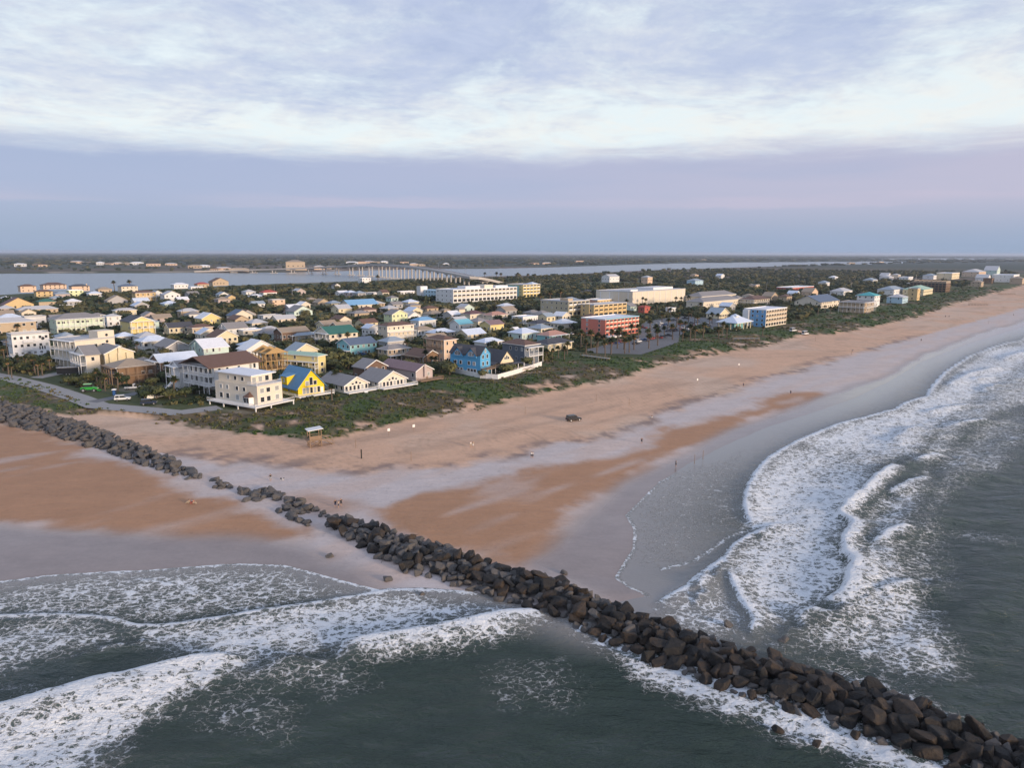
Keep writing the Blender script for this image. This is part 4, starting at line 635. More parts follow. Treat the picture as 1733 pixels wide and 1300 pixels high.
# lone stones beside the jetty
JS+= [(x_,y_,s_,0,.0,20,9) for x_,y_,s_ in ((jb[13][0]-6,jb[13][1]-2,.7),(jb[15][0]-4,jb[15][1]-2.5,.6),(jt[20][0]+5,jt[20][1]+2,.8),(jt[21][0]+6,jt[21][1]+2,.9),(jt[17][0]+2.5,jt[17][1]+1.5,.7),(jb[22][0]-3,jb[22][1]-2,.9),(jb[23][0]-3.5,jb[23][1]-1,.8),(jb[14][0]-3,jb[14][1]-1.2,.8))]
gzs=ground_z(np.array([a[0] for a in JS]),np.array([a[1] for a in JS]))
recs=[]
for k,(x_,y_,s_,l,e,fi,wdt) in enumerate(JS):
    gz0=max(float(gzs[k]),-.15); up=min(wdt,10)*.085
    z=gz0+s_*.22+e*up+(l*s_*.42)
    if 7<fi<12: z=gz0+s_*.08+l*s_*.35
    recs.append((math.hypot(x_,y_)/s_,x_,y_,z,s_,fi,l,e))
recs.sort()
ZONES=[(99,'brown jetty boulder with sea on both sides','boulders of the jetty out in the surf'),(18.2,'dark jetty boulder beside the brown wet sand','boulders of the jetty beside the brown sand'),(12.2,'low dark boulder half buried in pale sand where the jetty thins out','scattered boulders on the pale sand')]
gm=bmesh.new; stuff_v=[];stuff_f=[];off=0
for n,(_,x_,y_,z,s_,fi,l,eg) in enumerate(recs):
    me=ROCKS[R.randrange(16)]; rot=Matrix.Rotation(R.uniform(0,6.28),4,'Z')@Matrix.Rotation(R.uniform(-.45,.45),4,'X')@Matrix.Rotation(R.uniform(-.45,.45),4,'Y')
    sc=Matrix.Diagonal((s_*R.uniform(.9,1.15),s_*R.uniform(.85,1.1),s_*R.uniform(.85,1.15),1)); M=Matrix.Translation((x_,y_,z))@rot@sc
    if n<300:
        o=bpy.data.objects.new('boulder',me); C.objects.link(o); o.matrix_world=M
        zn=ZONES[2] if fi<12.2 else ZONES[1] if fi<18.2 else ZONES[0]
        sz='huge' if s_>1.22 else 'big' if s_>.95 else 'smaller'
        wh='lying on top of the pile' if l else 'at the foot of the pile' if eg<.35 else 'wedged in the pile'
        lb=zn[1] if fi<12.2 else '%s %s %s'%(sz,zn[1],wh); tag(o,lb,'boulder',zn[2]+(': '+sz+', '+wh if fi>=12.2 else ''))
    else:
        co=[M@v.co for v in me.vertices]; stuff_v+=[tuple(c) for c in co]; stuff_f+=[tuple(i+off for i in p.vertices) for p in me.polygons]; off+=len(co)
me=bpy.data.meshes.new('boulders'); me.from_pydata(stuff_v,[],stuff_f); me.materials.append(M_ROCK); fattr(me,'grey',np.full(len(stuff_v),.75))
o=bpy.data.objects.new('boulder_bank',me); C.objects.link(o); tag(o,'long bank of smaller grey boulders running inland along the sand','boulders',kind='stuff')
# ------------------------------------------------------------------ vegetation
def leaf_mat(name,c1,c2,objvar=.35,attr=False):
    m=bpy.data.materials.new(name); m.use_nodes=True; t=NT(m.node_tree); b=t.n['Principled BSDF']
    oc=t.new('ShaderNodeTexCoord').outputs['Object']; n=t.noise(oc,.45,4,.6); n2=t.noise(oc,3,3,.6)
    oi=t.new('ShaderNodeObjectInfo').outputs['Random']
    f=t.m('ADD',t.m('MULTIPLY',n,.6),t.m('MULTIPLY',n2,.4)); f=t.m('ADD',f,t.m('MULTIPLY',t.m('SUBTRACT',oi,.5),objvar))
    if attr: f=t.m('ADD',t.m('MULTIPLY',f,.4),t.m('MULTIPLY',t.attr('tint'),.6))
    t.l.new(t.mix(t.ss(f,.28,.72),c1,c2),b.inputs['Base Color']); b.inputs['Roughness'].default_value=.75; b.inputs['Specular IOR Level'].default_value=.2
    return m
M_LEAF=leaf_mat('oak_leaves',(.026,.042,.016),(.12,.118,.045))
M_LEAFS=leaf_mat('canopy_leaves',(.024,.04,.017),(.118,.108,.046),0,True)
M_DUNE=leaf_mat('dune_scrub',(.05,.088,.024),(.125,.108,.052),0,True)
M_PALM=leaf_mat('palm_fronds',(.03,.048,.018),(.085,.095,.035),.4)
M_DEAD=mat('dead_fronds',(.24,.14,.07),.85,.25,1,objvar=.3)
M_BARK=mat('bark',(.13,.10,.075),.9,.2,2)
def crown_geo(seed,rx,rz,cards,lobes,card):
    r=random.Random(seed); V=[];Fc=[]
    L=[(Vector((0,0,rz)),1.0)]
    for i in range(lobes):
        a=2*math.pi*i/lobes+r.uniform(-.4,.4); q=r.uniform(.35,.68)
        L.append((Vector((math.cos(a)*rx*q,math.sin(a)*rx*q,rz*r.uniform(.55,1.25))),r.uniform(.45,.68)))
    for k in range(cards):
        c,s=L[k%len(L)]
        d=Vector((r.gauss(0,1),r.gauss(0,1),r.gauss(.35,.9))).normalized(); p=c+Vector((d.x*rx*s,d.y*rx*s,d.z*rz*s))*r.uniform(.72,1.06)
        if p.z<rz*.12: p.z=rz*.12+r.uniform(0,.3)
        n=(d+Vector((r.uniform(-.6,.6),r.uniform(-.6,.6),r.uniform(-.2,.7)))).normalized(); q=n.to_track_quat('Z','Y'); s1=card*r.uniform(.6,1.25); s2=s1*r.uniform(.55,1); a=r.uniform(0,3.14)
        b=len(V)
        for ux,uy in ((-1,-.6),(.2,-1),(1,.3),(-.3,1)):
            X_=ux*math.cos(a)-uy*math.sin(a); Y_=ux*math.sin(a)+uy*math.cos(a); V.append(tuple(p+q@Vector((X_*s1,Y_*s2,r.uniform(-.15,.15)*s1))))
        Fc.append((b,b+1,b+2,b+3))
    # dark inner mass
    for c,s in L:
        b=len(V); nseg=6
        for lat in (-.7,0,.7):
            for i in range(nseg):
                a=2*math.pi*i/nseg+lat; rr_=math.cos(lat)*s*.74*r.uniform(.85,1.1); V.append((c.x+math.cos(a)*rx*rr_,c.y+math.sin(a)*rx*rr_,max(.2,c.z+math.sin(lat)*rz*s*.74)))
        top=len(V); V.append((c.x,c.y,c.z+rz*s*.74))
        for l in range(2):
            for i in range(nseg): Fc.append((b+l*nseg+i,b+l*nseg+(i+1)%nseg,b+(l+1)*nseg+(i+1)%nseg,b+(l+1)*nseg+i))
        for i in range(nseg): Fc.append((b+2*nseg+i,b+2*nseg+(i+1)%nseg,top))
    return V,Fc
def mk(name,V,Fc,m):
    me=bpy.data.meshes.new(name); me.from_pydata(V,[],Fc); me.materials.append(m); return me
CROWNS=[mk('crown',*crown_geo(s,3.6,2.3,230,6,.62),M_LEAF) for s in range(6)]
LOWC=[crown_geo(50+s,3.8,2.3,46,4,1.05) for s in range(5)]
def trunk_mesh(seed):
    r=random.Random(seed); mb=MB(); mb.tube((0,0,-.3),(r.uniform(-.2,.2),r.uniform(-.2,.2),1.6),.32,.22)
    for i in range(4):
        a=i*1.57+r.uniform(-.4,.4); mb.tube((0,0,1.4),(math.cos(a)*1.6,math.sin(a)*1.6,2.9),.17,.08,5)
    return mb.mesh('trunk',M_BARK)
TRUNKS=[trunk_mesh(s) for s in range(3)]
# footprints to keep clear, and their view corridors
FOOT=[]
def foot(cx,cy,ang,lr,ll,h): FOOT.append((cx,cy,math.radians(ang),lr,ll,h))
for kk in ('SUVW','PICKUP','SEDAN','TOILET','TRACTOR','TRAILER'): foot(PT[kk][0]-4,PT[kk][1]-4,0,8,8,2)
for hh in HOUSES: foot(hh[2],hh[3],hh[4],hh[5],hh[6],hh[7])
def blocked(x,y,rad,th_):
    for cx,cy,a,lr,ll,h in FOOT:
        if abs(x-cx)>130 or abs(y-cy)>130: continue
        dx,dy=x-cx,y-cy; u=dx*math.cos(a)+dy*math.sin(a); v=-dx*math.sin(a)+dy*math.cos(a)
        if -rad<u<lr+rad and -rad<v<ll+rad: return True
        # stay out of the open yard on the seaward sides so that a tall crown does not stand against the walls
        dc=math.hypot(x,y); vis=th_*dc/50.
        vis*=1.9 if h>9.1 and lr>20 else 1
        if -rad-vis*.5<u<lr+rad*.5 and -rad-vis*.5<v<ll+rad*.5 and (u<0 or v<0): 
            if R.random()<.80 or (h>9.1 and lr>20): return True
    return False
EXTRA_FOOT=[]
def road_near(x,y):
    for pl,wd in ((ROAD_L,7),(ROAD_L2,6),(DRIVE,6)):
        for (ax,ay),(bx,by) in zip(pl[:-1],pl[1:]):
            dx,dy=bx-ax,by-ay; tt=max(0,min(1,((x-ax)*dx+(y-ay)*dy)/(dx*dx+dy*dy)))
            if math.hypot(x-ax-tt*dx,y-ay-tt*dy)<wd: return True
    return False
def pin(x,y,pl): return bool(inside(np.array([x]),np.array([y]),pl)[0])
OPEN=[]       # open lots (filled by houses.py data)
def scatter_trees():
    rr=random.Random(21); T=[]; cell={}
    A=np.array(TOWN); lo,hi=A.min(0),A.max(0)
    n=110000; ux=NR.uniform(0,1,n); 
    # candidates with density falling with distance
    ang=NR.uniform(-.66,.72,n); rad=np.exp(NR.uniform(math.log(225),math.log(2300),n)); X_=rad*np.sin(ang); Y_=rad*np.cos(ang)
    ins=inside(X_,Y_,TOWN); cl=fbm(X_,Y_,45,3,77)
    rv=sdf(X_,Y_,RIVER)
    for x,y,i,c,q in zip(X_,Y_,ins,cl,rv):
        if not i or q>-8: continue
        d=math.hypot(x,y); near=d<420
        if c<(.36 if near else .32 if d<800 else .28): continue
        s=rr.uniform(.55,1.05) if d<600 else rr.uniform(.8,1.35)
        if pin(x,y,LOT) : continue
        rad_=3.4*s; k=(int(x//8),int(y//8))
        if any((x-a)**2+(y-b)**2<(.62*(rad_+q2))**2 for dx in (-1,0,1) for dy in (-1,0,1) for a,b,q2 in cell.get((k[0]+dx,k[1]+dy),())): continue
        if road_near(x,y) or blocked(x,y,rad_*.75,4.6*s): continue
        cell.setdefault(k,[]).append((x,y,rad_)); T.append((d,x,y,s))
        if len(T)>6500: break
    T.sort(); return T
# ------------------------------------------------------------------ buildings
_wc={}
def win_mesh(w,h,frame):
    k=(round(w,2),round(h,2),frame)
    if k not in _wc:
        mb=MB(); f=.1
        mb.box(-w/2-f,w/2+f,-.09,.02,-h/2-f,-h/2); mb.box(-w/2-f,w/2+f,-.09,.02,h/2,h/2+f); mb.box(-w/2-f,-w/2,-.09,.02,-h/2,h/2); mb.box(w/2,w/2+f,-.09,.02,-h/2,h/2)
        if w>1.5: mb.box(-.04,.04,-.085,.02,-h/2,h/2)
        fr=mb.mesh('window',frame); pn=[MB().box(-w/2,w/2,-.05,.03,-h/2,h/2).mesh('pane',g_) for g_ in (M_GLASS,M_GLASS,M_GLASS,M_BLIND)]; _wc[k]=(fr,pn)
    return _wc[k]
def at(f,d,x,y,z):
    return ((x,y,z),0) if f=='S' else ((y,d-x,z),-math.pi/2)
def window(root,f,d,x,z,w=1.1,h=1.4,pane=True,frame=None,name='window',y=0):
    fr,pn=win_mesh(w,h,frame or M_TRIM); loc,rz=at(f,d,x,y,z)
    if pane:
        o=link(name,fr,root,loc,rz); link('pane',pn[R.randrange(4)],o)
    else: link(name,pn[0],root,loc,rz)
def door(root,f,d,x,z=0,w=1.0,h=2.1,m=None,y=0):
    loc,rz=at(f,d,x,y,z); o=MB().box(-w/2,w/2,-.07,.03,.02,h).build('door',m or M_TRIM,root,loc,rz); MB().box(w*.3,w*.38,-.13,-.07,1.0,1.1).build('handle',M_METAL,o)
def railing(root,f,d,x0,x1,y,z,m=None,ends=True,depth=0,name='railing'):
    mb=MB(); mb.box(x0,x1,y-.04,y+.04,z+.95,z+1.05); mb.box(x0,x1,y-.03,y+.03,z+.1,z+.18); n=max(2,int((x1-x0)/.45))
    for i in range(n+1):
        q=x0+(x1-x0)*i/n; mb.box(q-.03,q+.03,y-.03,y+.03,z,z+.95)
    if ends and depth:
        for q in (x0,x1):
            mb.box(q-.04,q+.04,y,y+depth,z+.95,z+1.04)
            for i in range(int(depth/.45)): mb.box(q-.03,q+.03,y+.2+i*.45,y+.26+i*.45,z,z+.95)
    loc,rz=at(f,d,0,0,0); return mb.build(name,m or M_TRIM,root,loc,rz)
def porch(root,f,d,L,levels,sh,dep=2.0,m=None,roofm_=None,first=0,base=0,ground_rail=False):
    m=m or M_TRIM; loc,rz=at(f,d,0,0,0)
    for j in range(first,levels+1):
        z=base+j*sh
        if j==0: continue
        if j<levels: MB().box(0,L,-dep,-.003,z-.22,z).build('balcony_floor',m,root,loc,rz); railing(root,f,d,.05,L-.05,-dep+.1,z,m,True,dep-.15)
        else: MB().box(-.2,L+.2,-dep-.25,-.003,z-.26,z-.05).build('porch_roof',roofm_ or m,root,loc,rz)
    n=max(2,round(L/3.2)); pm=MB().box(-.11,.11,-.11,.11,base+(first*sh if first else 0),base+levels*sh-.26).mesh('post',m)
    for i in range(n+1):
        l2,r2=at(f,d,.15+(L-.3)*i/n,-dep+.12,0); link('post',pm,root,l2,r2)
def hip_roof(w,d,h,pitch,o=.6):
    mb=MB(); x0,x1,y0,y1=-o,w+o,-o,d+o; W_,D_=x1-x0,y1-y0; k=min(W_,D_)/2; z=h+k*pitch
    if W_>=D_: A=(x0+k,(y0+y1)/2,z); B=(x1-k,(y0+y1)/2,z)
    else: A=((x0+x1)/2,y0+k,z); B=((x0+x1)/2,y1-k,z)
    b=[(x0,y0,h),(x1,y0,h),(x1,y1,h),(x0,y1,h)]
    if W_>=D_: mb.poly(b[0],b[1],B,A); mb.poly(b[1],b[2],B); mb.poly(b[2],b[3],A,B); mb.poly(b[3],b[0],A)
    else: mb.poly(b[0],b[1],A); mb.poly(b[1],b[2],B,A); mb.poly(b[2],b[3],B); mb.poly(b[3],b[0],A,B)
    mb.box(x0,x1,y0,y1,h-.22,h-.004); return mb
def gable_prof(L,h,rise,o):
    sl=rise/(L/2); return [(-o,h-sl*o),(L/2,h+rise),(L+o,h-sl*o),(L+o,h-sl*o-.25),(L/2,h+rise-.25),(-o,h-sl*o-.25)]
def wall_box(w,d,h,z0=0): return MB().box(0,w,0,d,z0,h)
def roof_cap(root,kind,w,d,h,rm,pitch=.45,trim=None):
    if kind=='hip': return hip_roof(w,d,h,pitch).build('roof',rm,root)
    if kind=='gableR': return MB().prism(gable_prof(w,h,w/2*pitch*1.25,.5),'y',-.5,d+.5).build('roof',rm,root)
    if kind=='gableL': return MB().prism(gable_prof(d,h,d/2*pitch*1.25,.5),'x',-.5,w+.5).build('roof',rm,root)
    mb=MB().box(.25,w-.25,.25,d-.25,h-.1,h+.05); mb.box(-.15,w+.15,-.15,.25,h-.2,h+.45); mb.box(-.15,w+.15,d-.25,d+.15,h-.2,h+.45); mb.box(-.15,.25,.25,d-.25,h-.2,h+.45); mb.box(w-.25,w+.15,.25,d-.25,h-.2,h+.45)
    return mb.build('roof',rm,root)
def gable_wall(kind,w,d,h,pitch=.45):
    if kind=='gableR': r=w/2*pitch*1.25-.26; return MB().prism([(0,0),(w,0),(w,h-.02),(w/2,h+r),(0,h-.02)],'y',0,d)
    if kind=='gableL': r=d/2*pitch*1.25-.26; return MB().prism([(0,0),(d,0),(d,h-.02),(d/2,h+r),(0,h-.02)],'x',0,w)
    return wall_box(w,d,h)
def win_rows(root,f,L,d,h,rows,pane=True,skip=0,w=1.1,hh=1.4,step=3.0,y=0,z0=0):
    sh=(h-z0)/rows; n=max(1,int(L/step))
    for j in range(rows):
        for i in range(n):
            if skip and R.random()<skip: continue
            window(root,f,d,L*(i+.5)/n,z0+sh*j+min(sh*.55,sh-1.0),w,min(hh,sh*.55),pane,y=y)
def house(nm,label,x,y,ang,w,d,h,roof,wc,rc,ft,cat=None,z=3.5):
    ft=ft.split(); root=empty(nm,(x,y,z),math.radians(ang),label,cat or nm)
    wm,rm=wallm(wc),roofm(rc); pit=.42 if h<5.5 else .36; wall=gable_wall(roof,w,d,h,pit).build('wall',wm,root)
    rf=roof_cap(root,roof,w,d,h,rm,pit)
    if not any(t[:3]=='far' for t in ft):
        if roof=='hip': MB().box(-.63,w+.63,-.64,-.61,h-.24,h+.02).box(-.64,-.61,-.61,d+.63,h-.24,h+.02).build('fascia',M_TRIM,root)
        elif roof=='gableR': 
            q=[(a_,b_+.03) for a_,b_ in gable_prof(w,h,w/2*pit*1.25,.5)[:3]]; MB().prism(q+[(a_,b_-.36) for a_,b_ in q[::-1]],'y',-.56,-.5).build('rake_board',M_TRIM,root)
        elif roof=='gableL':
            q=[(a_,b_+.03) for a_,b_ in gable_prof(d,h,d/2*pit*1.25,.5)[:3]]; MB().prism(q+[(a_,b_-.36) for a_,b_ in q[::-1]],'x',-.56,-.5).build('rake_board',M_TRIM,root)
        MB().box(-.03,.12,-.03,.12,0,h-.3).build('corner_board',M_TRIM,root)
    rows=next((int(t[3]) for t in ft if t[:3] in('win','far')),0); pane=any(t[:3]=='win' for t in ft)
    far=not pane
    pr=next((t for t in ft if t[:2]=='pR'),None); pl=next((t for t in ft if t[:2]=='pL'),None); sh=h/max(1,rows)
    st=4.5 if far else R.choice((2.4,3.0,3.6)); ww=1.4 if far else R.choice((.9,1.1,1.5)); wh=R.choice((1.2,1.4,1.7))
    if rows and 'glazed' not in ft and 'bays' not in ft:
        win_rows(root,'S',w,d,h,rows,pane,.12,ww,wh,st); win_rows(root,'L',d,d,h,rows,pane,.25,R.choice((.9,1.2)),wh,st+.4)
    for f,p,L in (('S',pr,w),('L',pl,d)):
        if not p: continue
        k=int(p[2]); 
        if 'top' in p: porch(root,f,d,L,rows,sh,1.7,M_WOOD,first=rows-1)
        elif 'low' in p: porch(root,f,d,L*1.0,2,sh*.9,2.6,M_TRIM)
        else: porch(root,f,d,L,min(k,max(rows,1)) if k<=rows else k,h/max(k,rows,1),2.0,M_WOOD if wc=='timber' else M_TRIM)
    if not far and nm!='shed': door(root,'S',d,w*.5+1.3 if w>6 else w*.7,0,1.0,2.05,M_WOOD)
    if not far and roof!='flat': MB().box(-.2,.2,-.2,.2,-.4,.55).build('vent',M_METAL,rf,(w*.62,d*.6,h+min(w,d)*.15))
    if not far and nm!='shed': MB().box(-.5,.5,-.4,.4,0,.9).build('air_conditioner',M_METAL,root,(-.9,d*.75,.02))
    if 'glazed' in ft:
        n=max(3,int(w/1.5))
        for i in range(n): window(root,'S',d,w*(i+.5)/n,1.45,.95,1.7)
        for i in (-1,0,1): window(root,'S',d,w/2+i*1.5,2.95 if i else 3.3,.9,.55 if i else .9)
        win_rows(root,'L',d,d,h,1,True,0,1.2,1.3)
    if 'bays' in ft:
        for i in range(3): MB().box(-.5,.5,-.9,.02,0,h-.25).build('bay',wm,root,(w*(i+.6)/3.4,0,0))
        win_rows(root,'L',d,d,h,2,True,0,1.0,1.4)
    if 'deckR' in ft:
        zf=.5; MB().box(-.5,w+2.5,-3.6,-.01,zf-.2,zf).build('deck',M_TRIM if wc!='pinkgrey' else M_WOOD,root); railing(root,'S',d,-.5,w+2.5,-3.55,zf,M_TRIM if wc!='pinkgrey' else M_WOOD,True,3.5)
        for i in range(5): MB().box(-.1,.1,-.1,.1,-1.5,zf-.2).build('post',M_WOOD,root,(-.3+(w+2.6)*i/4,-3.4,0))
    if 'stairR' in ft or 'stair' in ft:
        mb=MB(); n=8
        for i in range(n): mb.box(0,1.4,-.35*(i+1),-.35*i,.5-.17*(i+1),.5-.17*i) if 'stairR' in ft else mb.box(-.4*(i+1),-.4*i,0,1.4,h*.4*(1-(i+1)/n),h*.4*(1-i/n))
        mb.build('stair',M_TRIM,root,(w*.55,-3.6,0) if 'stairR' in ft else (-2.0,.4,0))
    if 'ch' in ft:
        c=MB().box(-.55,.55,-.45,.45,0,h*.5+2.6).build('chimney',wm,rf,(w*.5,-.46,h*.5-.6) if roof=='gableR' else (-.46,d*.5,h*.5-.6) if roof=='gableL' else (w-1.5,d*.5,h*.5))
    if 'tower' in ft:
        MB().box(0,w*.42,0,w*.42,h-.5,h+3.2).build('tower',wm,root,(w*.58-.01,.01,0)); rw=MB()
        for k_ in range(12):
            a=2*math.pi*k_/12; rw.v.append((.6*math.cos(a),-.06,.6*math.sin(a)))
        rw.add([tuple(range(12))]); 
        for zz in (h+1.4,h-1.4): link('round_window',rw.mesh('round_window',M_GLASS),root,(w*.80,-.03,zz))
    if 'ring' in ft:
        rw=MB()
        for k_ in range(12):
            a=2*math.pi*k_/12; rw.v.append((.75*math.cos(a),-.06,.75*math.sin(a)))
        rw.add([tuple(range(12))]); rw.build('round_window',M_GLASS,root,(w*.82,0,h*.78))
        for i in range(3): window(root,'S',d,w*.72+i*1.0,h*.38,.55,1.5,False)
        railing(root,'S',d,.2,w-.2,.2,h+.4,M_TRIM); 
        for zz in (h*.33,h*.66): MB().box(w*.28,w*.58,-1.5,-.003,zz-.15,zz).build('balcony_floor',M_TRIM,root); railing(root,'S',d,w*.28,w*.58,-1.45,zz,M_TRIM,True,1.4)
    if 'term' in ft: MB().box(-1.5,w+1.5,-4,-.01,0,1.6).build('terrace',wm,root); railing(root,'S',d,-1.4,w+1.4,-3.9,1.6,M_TRIM,True,3.8)
    return root
for r in HOUSES: house(*r)

# half hidden smaller houses filling the blocks (same street grid)
def short(l):
    for c in (' beside ',' behind ',' among ',' near ',' in ',' by ',' at ',' tucked ',' beneath ',' past ',' inland ',' between ',' half ',' left ',' on ',' joined ',' below ',' under ',' right '):
        if c in l: l=l.split(c)[0]
    w_=l.split(); w_=w_[:7]
    while w_[-1] in ('with','and','a','an','the','of','pale','dark','white','wide','tall','two','big','its','full','very','light'): w_.pop()
    return ' '.join(w_)
def near_label(x,y,pre,grp):
    b=min(((math.hypot(h_[2]-4-x,h_[3]+8-y),short(h_[1])) for h_ in HOUSES))
    return (pre+' near the '+b[1],grp+' near the '+b[1]) if b[0]<45 else (pre+' standing away from the houses',grp+' away from the houses')
def hero_feet():
    for k_,w_,d_ in (('CREAM',10,21),('AFRAME',10,14),('STILT',18,16),('BLUE',7,16),('GABLE2',8,11),('FRAME',9,11),('CORAL',34,18),('WHITE',90,56),('TEALY',28,26),('OLIVE',26,29),('YEL',43,13),('CONDO',32,16),('PAV',20,13),('SAW',25,42)): yield PT[k_][0],PT[k_][1],math.radians(46),w_,d_,9
    yield 112.9,682.4,math.radians(46),94,43,12
def infill():
    rr=random.Random(8); ca_,sa_=math.cos(math.radians(46)),math.sin(math.radians(46)); n=0; feet=FOOT+list(hero_feet()); used=set()
    for iu in range(-8,34):
        for iv in range(0,42):
            u=iu*27+rr.uniform(-5,5); v=iv*21+rr.uniform(-4,4); x=u*ca_-v*sa_; y=u*sa_+v*ca_; d0=math.hypot(x,y)
            if not 300<d0<900 or abs(x)>y*.72 or rr.random()<(.3 if d0<520 else .74): continue
            w_,dd=rr.uniform(9,14),rr.uniform(8,11); 
            if not pin(x,y,TOWN) or pin(x,y,LOT) or pin(x,y,RIVER) or road_near(x,y) or float(sdf(np.array([x]),np.array([y]),INB)[0])<25: continue
            ok=True
            for cx,cy,a,lr,ll,h in feet:
                for px,py in ((0,0),(w_,0),(0,dd),(w_,dd),(w_/2,dd/2)):
                    X_=x+px*ca_-py*sa_-cx; Y_=y+px*sa_+py*ca_-cy; U=X_*math.cos(a)+Y_*math.sin(a); V_=-X_*math.sin(a)+Y_*math.cos(a)
                    if -9<U<lr+4 and -9<V_<ll+4: ok=False;break
                if not ok: break
            if not ok: continue
            wc=rr.choice(('white','cream','grey','tan','pinkgrey','white','palemint','paleyellow')); rc=rr.choice(('greyroof','palegrey','tanroof','whiteroof','bluegrey','brownroof','bluewhite','darkroof')); rf_=rr.choice(('hip','gableR','gableL','hip'))
            nm={'greyroof':'grey','palegrey':'pale grey','tanroof':'tan','whiteroof':'white','bluegrey':'blue grey','brownroof':'brown','bluewhite':'pale blue','darkroof':'charcoal'}[rc]
            lb,gp=near_label(x,y,'small house with %s %s roof'%(nm,'hip' if rf_=='hip' else 'gable'),'small houses')
            if lb in used: continue
            used.add(lb); r_=house('house',lb,x,y,46+rr.uniform(-4,4),w_,dd,rr.uniform(3.0,5.0),rf_,wc,rc,'win1' if d0<480 else 'far1'); foot(x,y,46,w_,dd,3.5); feet.append(FOOT[-1]); n+=1
    return n
print('infill',infill())

# ---- hero buildings
def root_at(nm,label,key,ang,cat='house',w=0,d=0,h=0):
    x,y=PT[key]; foot(x,y,ang,w,d,h); return empty(nm,(x,y,3.5),math.radians(ang),label,cat)
# cream modern house on the dune
W_,D_=9.7,20.6; r=root_at('house','cream modern beach house with wraparound white deck and flat upper roof','CREAM',58,'house',W_,D_,9.5); wm=wallm('cream')
zb=1.4
MB().box(0,W_,0,D_,zb,zb+6.0).build('wall',wm,r); MB().box(1.0,W_-1,3.0,D_-1,-1,zb-.22).build('base',wallm('tan'),r)
MB().box(1.5,W_,4.5,D_,zb+6.0,zb+8.7).build('upper_storey',wm,r)
MB().box(.8,W_+.8,3.4,D_+.6,zb+8.7,zb+9.0).build('roof',roofm('whiteroof'),r)
MB().box(-.1,W_+.1,-.1,4.4,zb+6.0,zb+6.12).build('terrace_floor',roofm('palegrey'),r); railing(r,'S',D_,0,W_,.1,zb+6.1,M_TRIM); railing(r,'L',D_,D_-4.4,D_,.1,zb+6.1,M_TRIM)
MB().box(-3,W_+2.5,-2.6,D_+.5,zb-.22,zb-.003).build('deck',M_TRIM,r)
railing(r,'S',D_,-3,W_+2.5,-2.55,zb,M_TRIM); railing(r,'L',D_,-.5,D_+2.6,-2.95,zb,M_TRIM)
for q in ((-2.8,-2.4),(3,-2.4),(W_+2.2,-2.4),(-2.8,6),(-2.8,13),(-2.8,20)): MB().box(-.16,.16,-.16,.16,-1.6,zb-.22).build('post',M_TRIM,r,(q[0],q[1],0))
for q in (1.8,4.2,7.6): 
    window(r,'S',D_,q,zb+1.6,1.4,1.5); window(r,'S',D_,q,zb+4.4,1.4,1.4)
for q in (3,6.2,11,14.5): 
    window(r,'L',D_,q,zb+1.6,1.5,1.6); window(r,'L',D_,q,zb+4.5,1.3,1.2)
for q in (5,8.5,12): window(r,'L',D_,q,zb+7.4,1.3,1.2,y=1.5)
for q in (2.6,5,7.6): window(r,'S',D_,q,zb+7.3,1.4,1.6,y=4.5)
mb=MB(); mb.prism([(-1.6,0),(-1.2,-1.5),(1.2,-1.5),(1.6,0)],'z',zb,zb+2.5); bay=mb.build('bay_window',M_TRIM,r,(0,D_*.17,0),-math.pi/2)
for q in (-.62,.62): MB().box(q-.5,q+.5,-1.56,-1.45,zb+.7,zb+2.2).build('pane',M_GLASS,bay)
mb=MB(); P4=[(-1.9,0,zb+2.5),(-1.4,-1.8,zb+2.5),(1.4,-1.8,zb+2.5),(1.9,0,zb+2.5)]; ap=(0,-.02,zb+4.0)
for i in range(3): mb.poly(P4[i],P4[i+1],ap)
mb.poly(*P4[::-1]); mb.build('bay_roof',roofm('brownroof'),r,(-.01,D_*.17,0),-math.pi/2)
# yellow A-frame
W_,D_,H_,AP=10.0,14.0,3.6,9.4; r=root_at('house','bright yellow house with blue metal roof and big glazed gable','AFRAME',46,'house',W_,D_,8); wm=wallm('vividyellow'); zb=.7
MB().prism([(0,-1.5),(W_,-1.5),(W_,zb+H_-.5),(W_/2,AP-.3),(0,zb+H_-.5)],'y',0,D_).build('wall',wm,r)
rf=MB().prism([(-.9,zb+H_-1.4),(W_/2,AP),(W_+.9,zb+H_-1.4),(W_+.9,zb+H_-1.65),(W_/2,AP-.25),(-.9,zb+H_-1.65)],'y',-.6,D_+.5).build('roof',roofm('aframeblue'),r)
dm=MB().prism([(-.4,zb+H_-.6),(-.4,zb+H_+2.2),(W_*.36,zb+H_+2.9),(W_*.36,zb+H_-.6)],'y',6.5,10.5).build('dormer',wm,r); MB().prism([(-.8,zb+H_+2.15),(W_*.40,zb+H_+3.0),(W_*.40,zb+H_+3.2),(-.8,zb+H_+2.35)],'y',6.1,10.9).build('dormer_roof',roofm('aframeblue'),dm); window(r,'L',D_,D_-8.5,zb+H_+.9,.8,1.3,y=-.4)
for i in range(5): window(r,'S',D_,2.2+i*1.4,zb+1.4,1.0,2.0)
for i,hh in ((-1.5,1.4),(0,2.6),(1.5,1.4)): window(r,'S',D_,W_/2+i,zb+3.2+hh*.5,1.2,hh)
window(r,'L',D_,3,zb+1.5,.8,1.6); window(r,'L',D_,8,zb+1.5,.9,1.2)
MB().box(-1.6,W_+2.2,-3,-.01,zb-.2,zb).build('deck',M_TRIM,r); railing(r,'S',D_,-1.6,W_+2.2,-2.9,zb,M_TRIM,True,2.8); railing(r,'L',D_,D_-8,D_+1,-1.5,zb,M_TRIM)
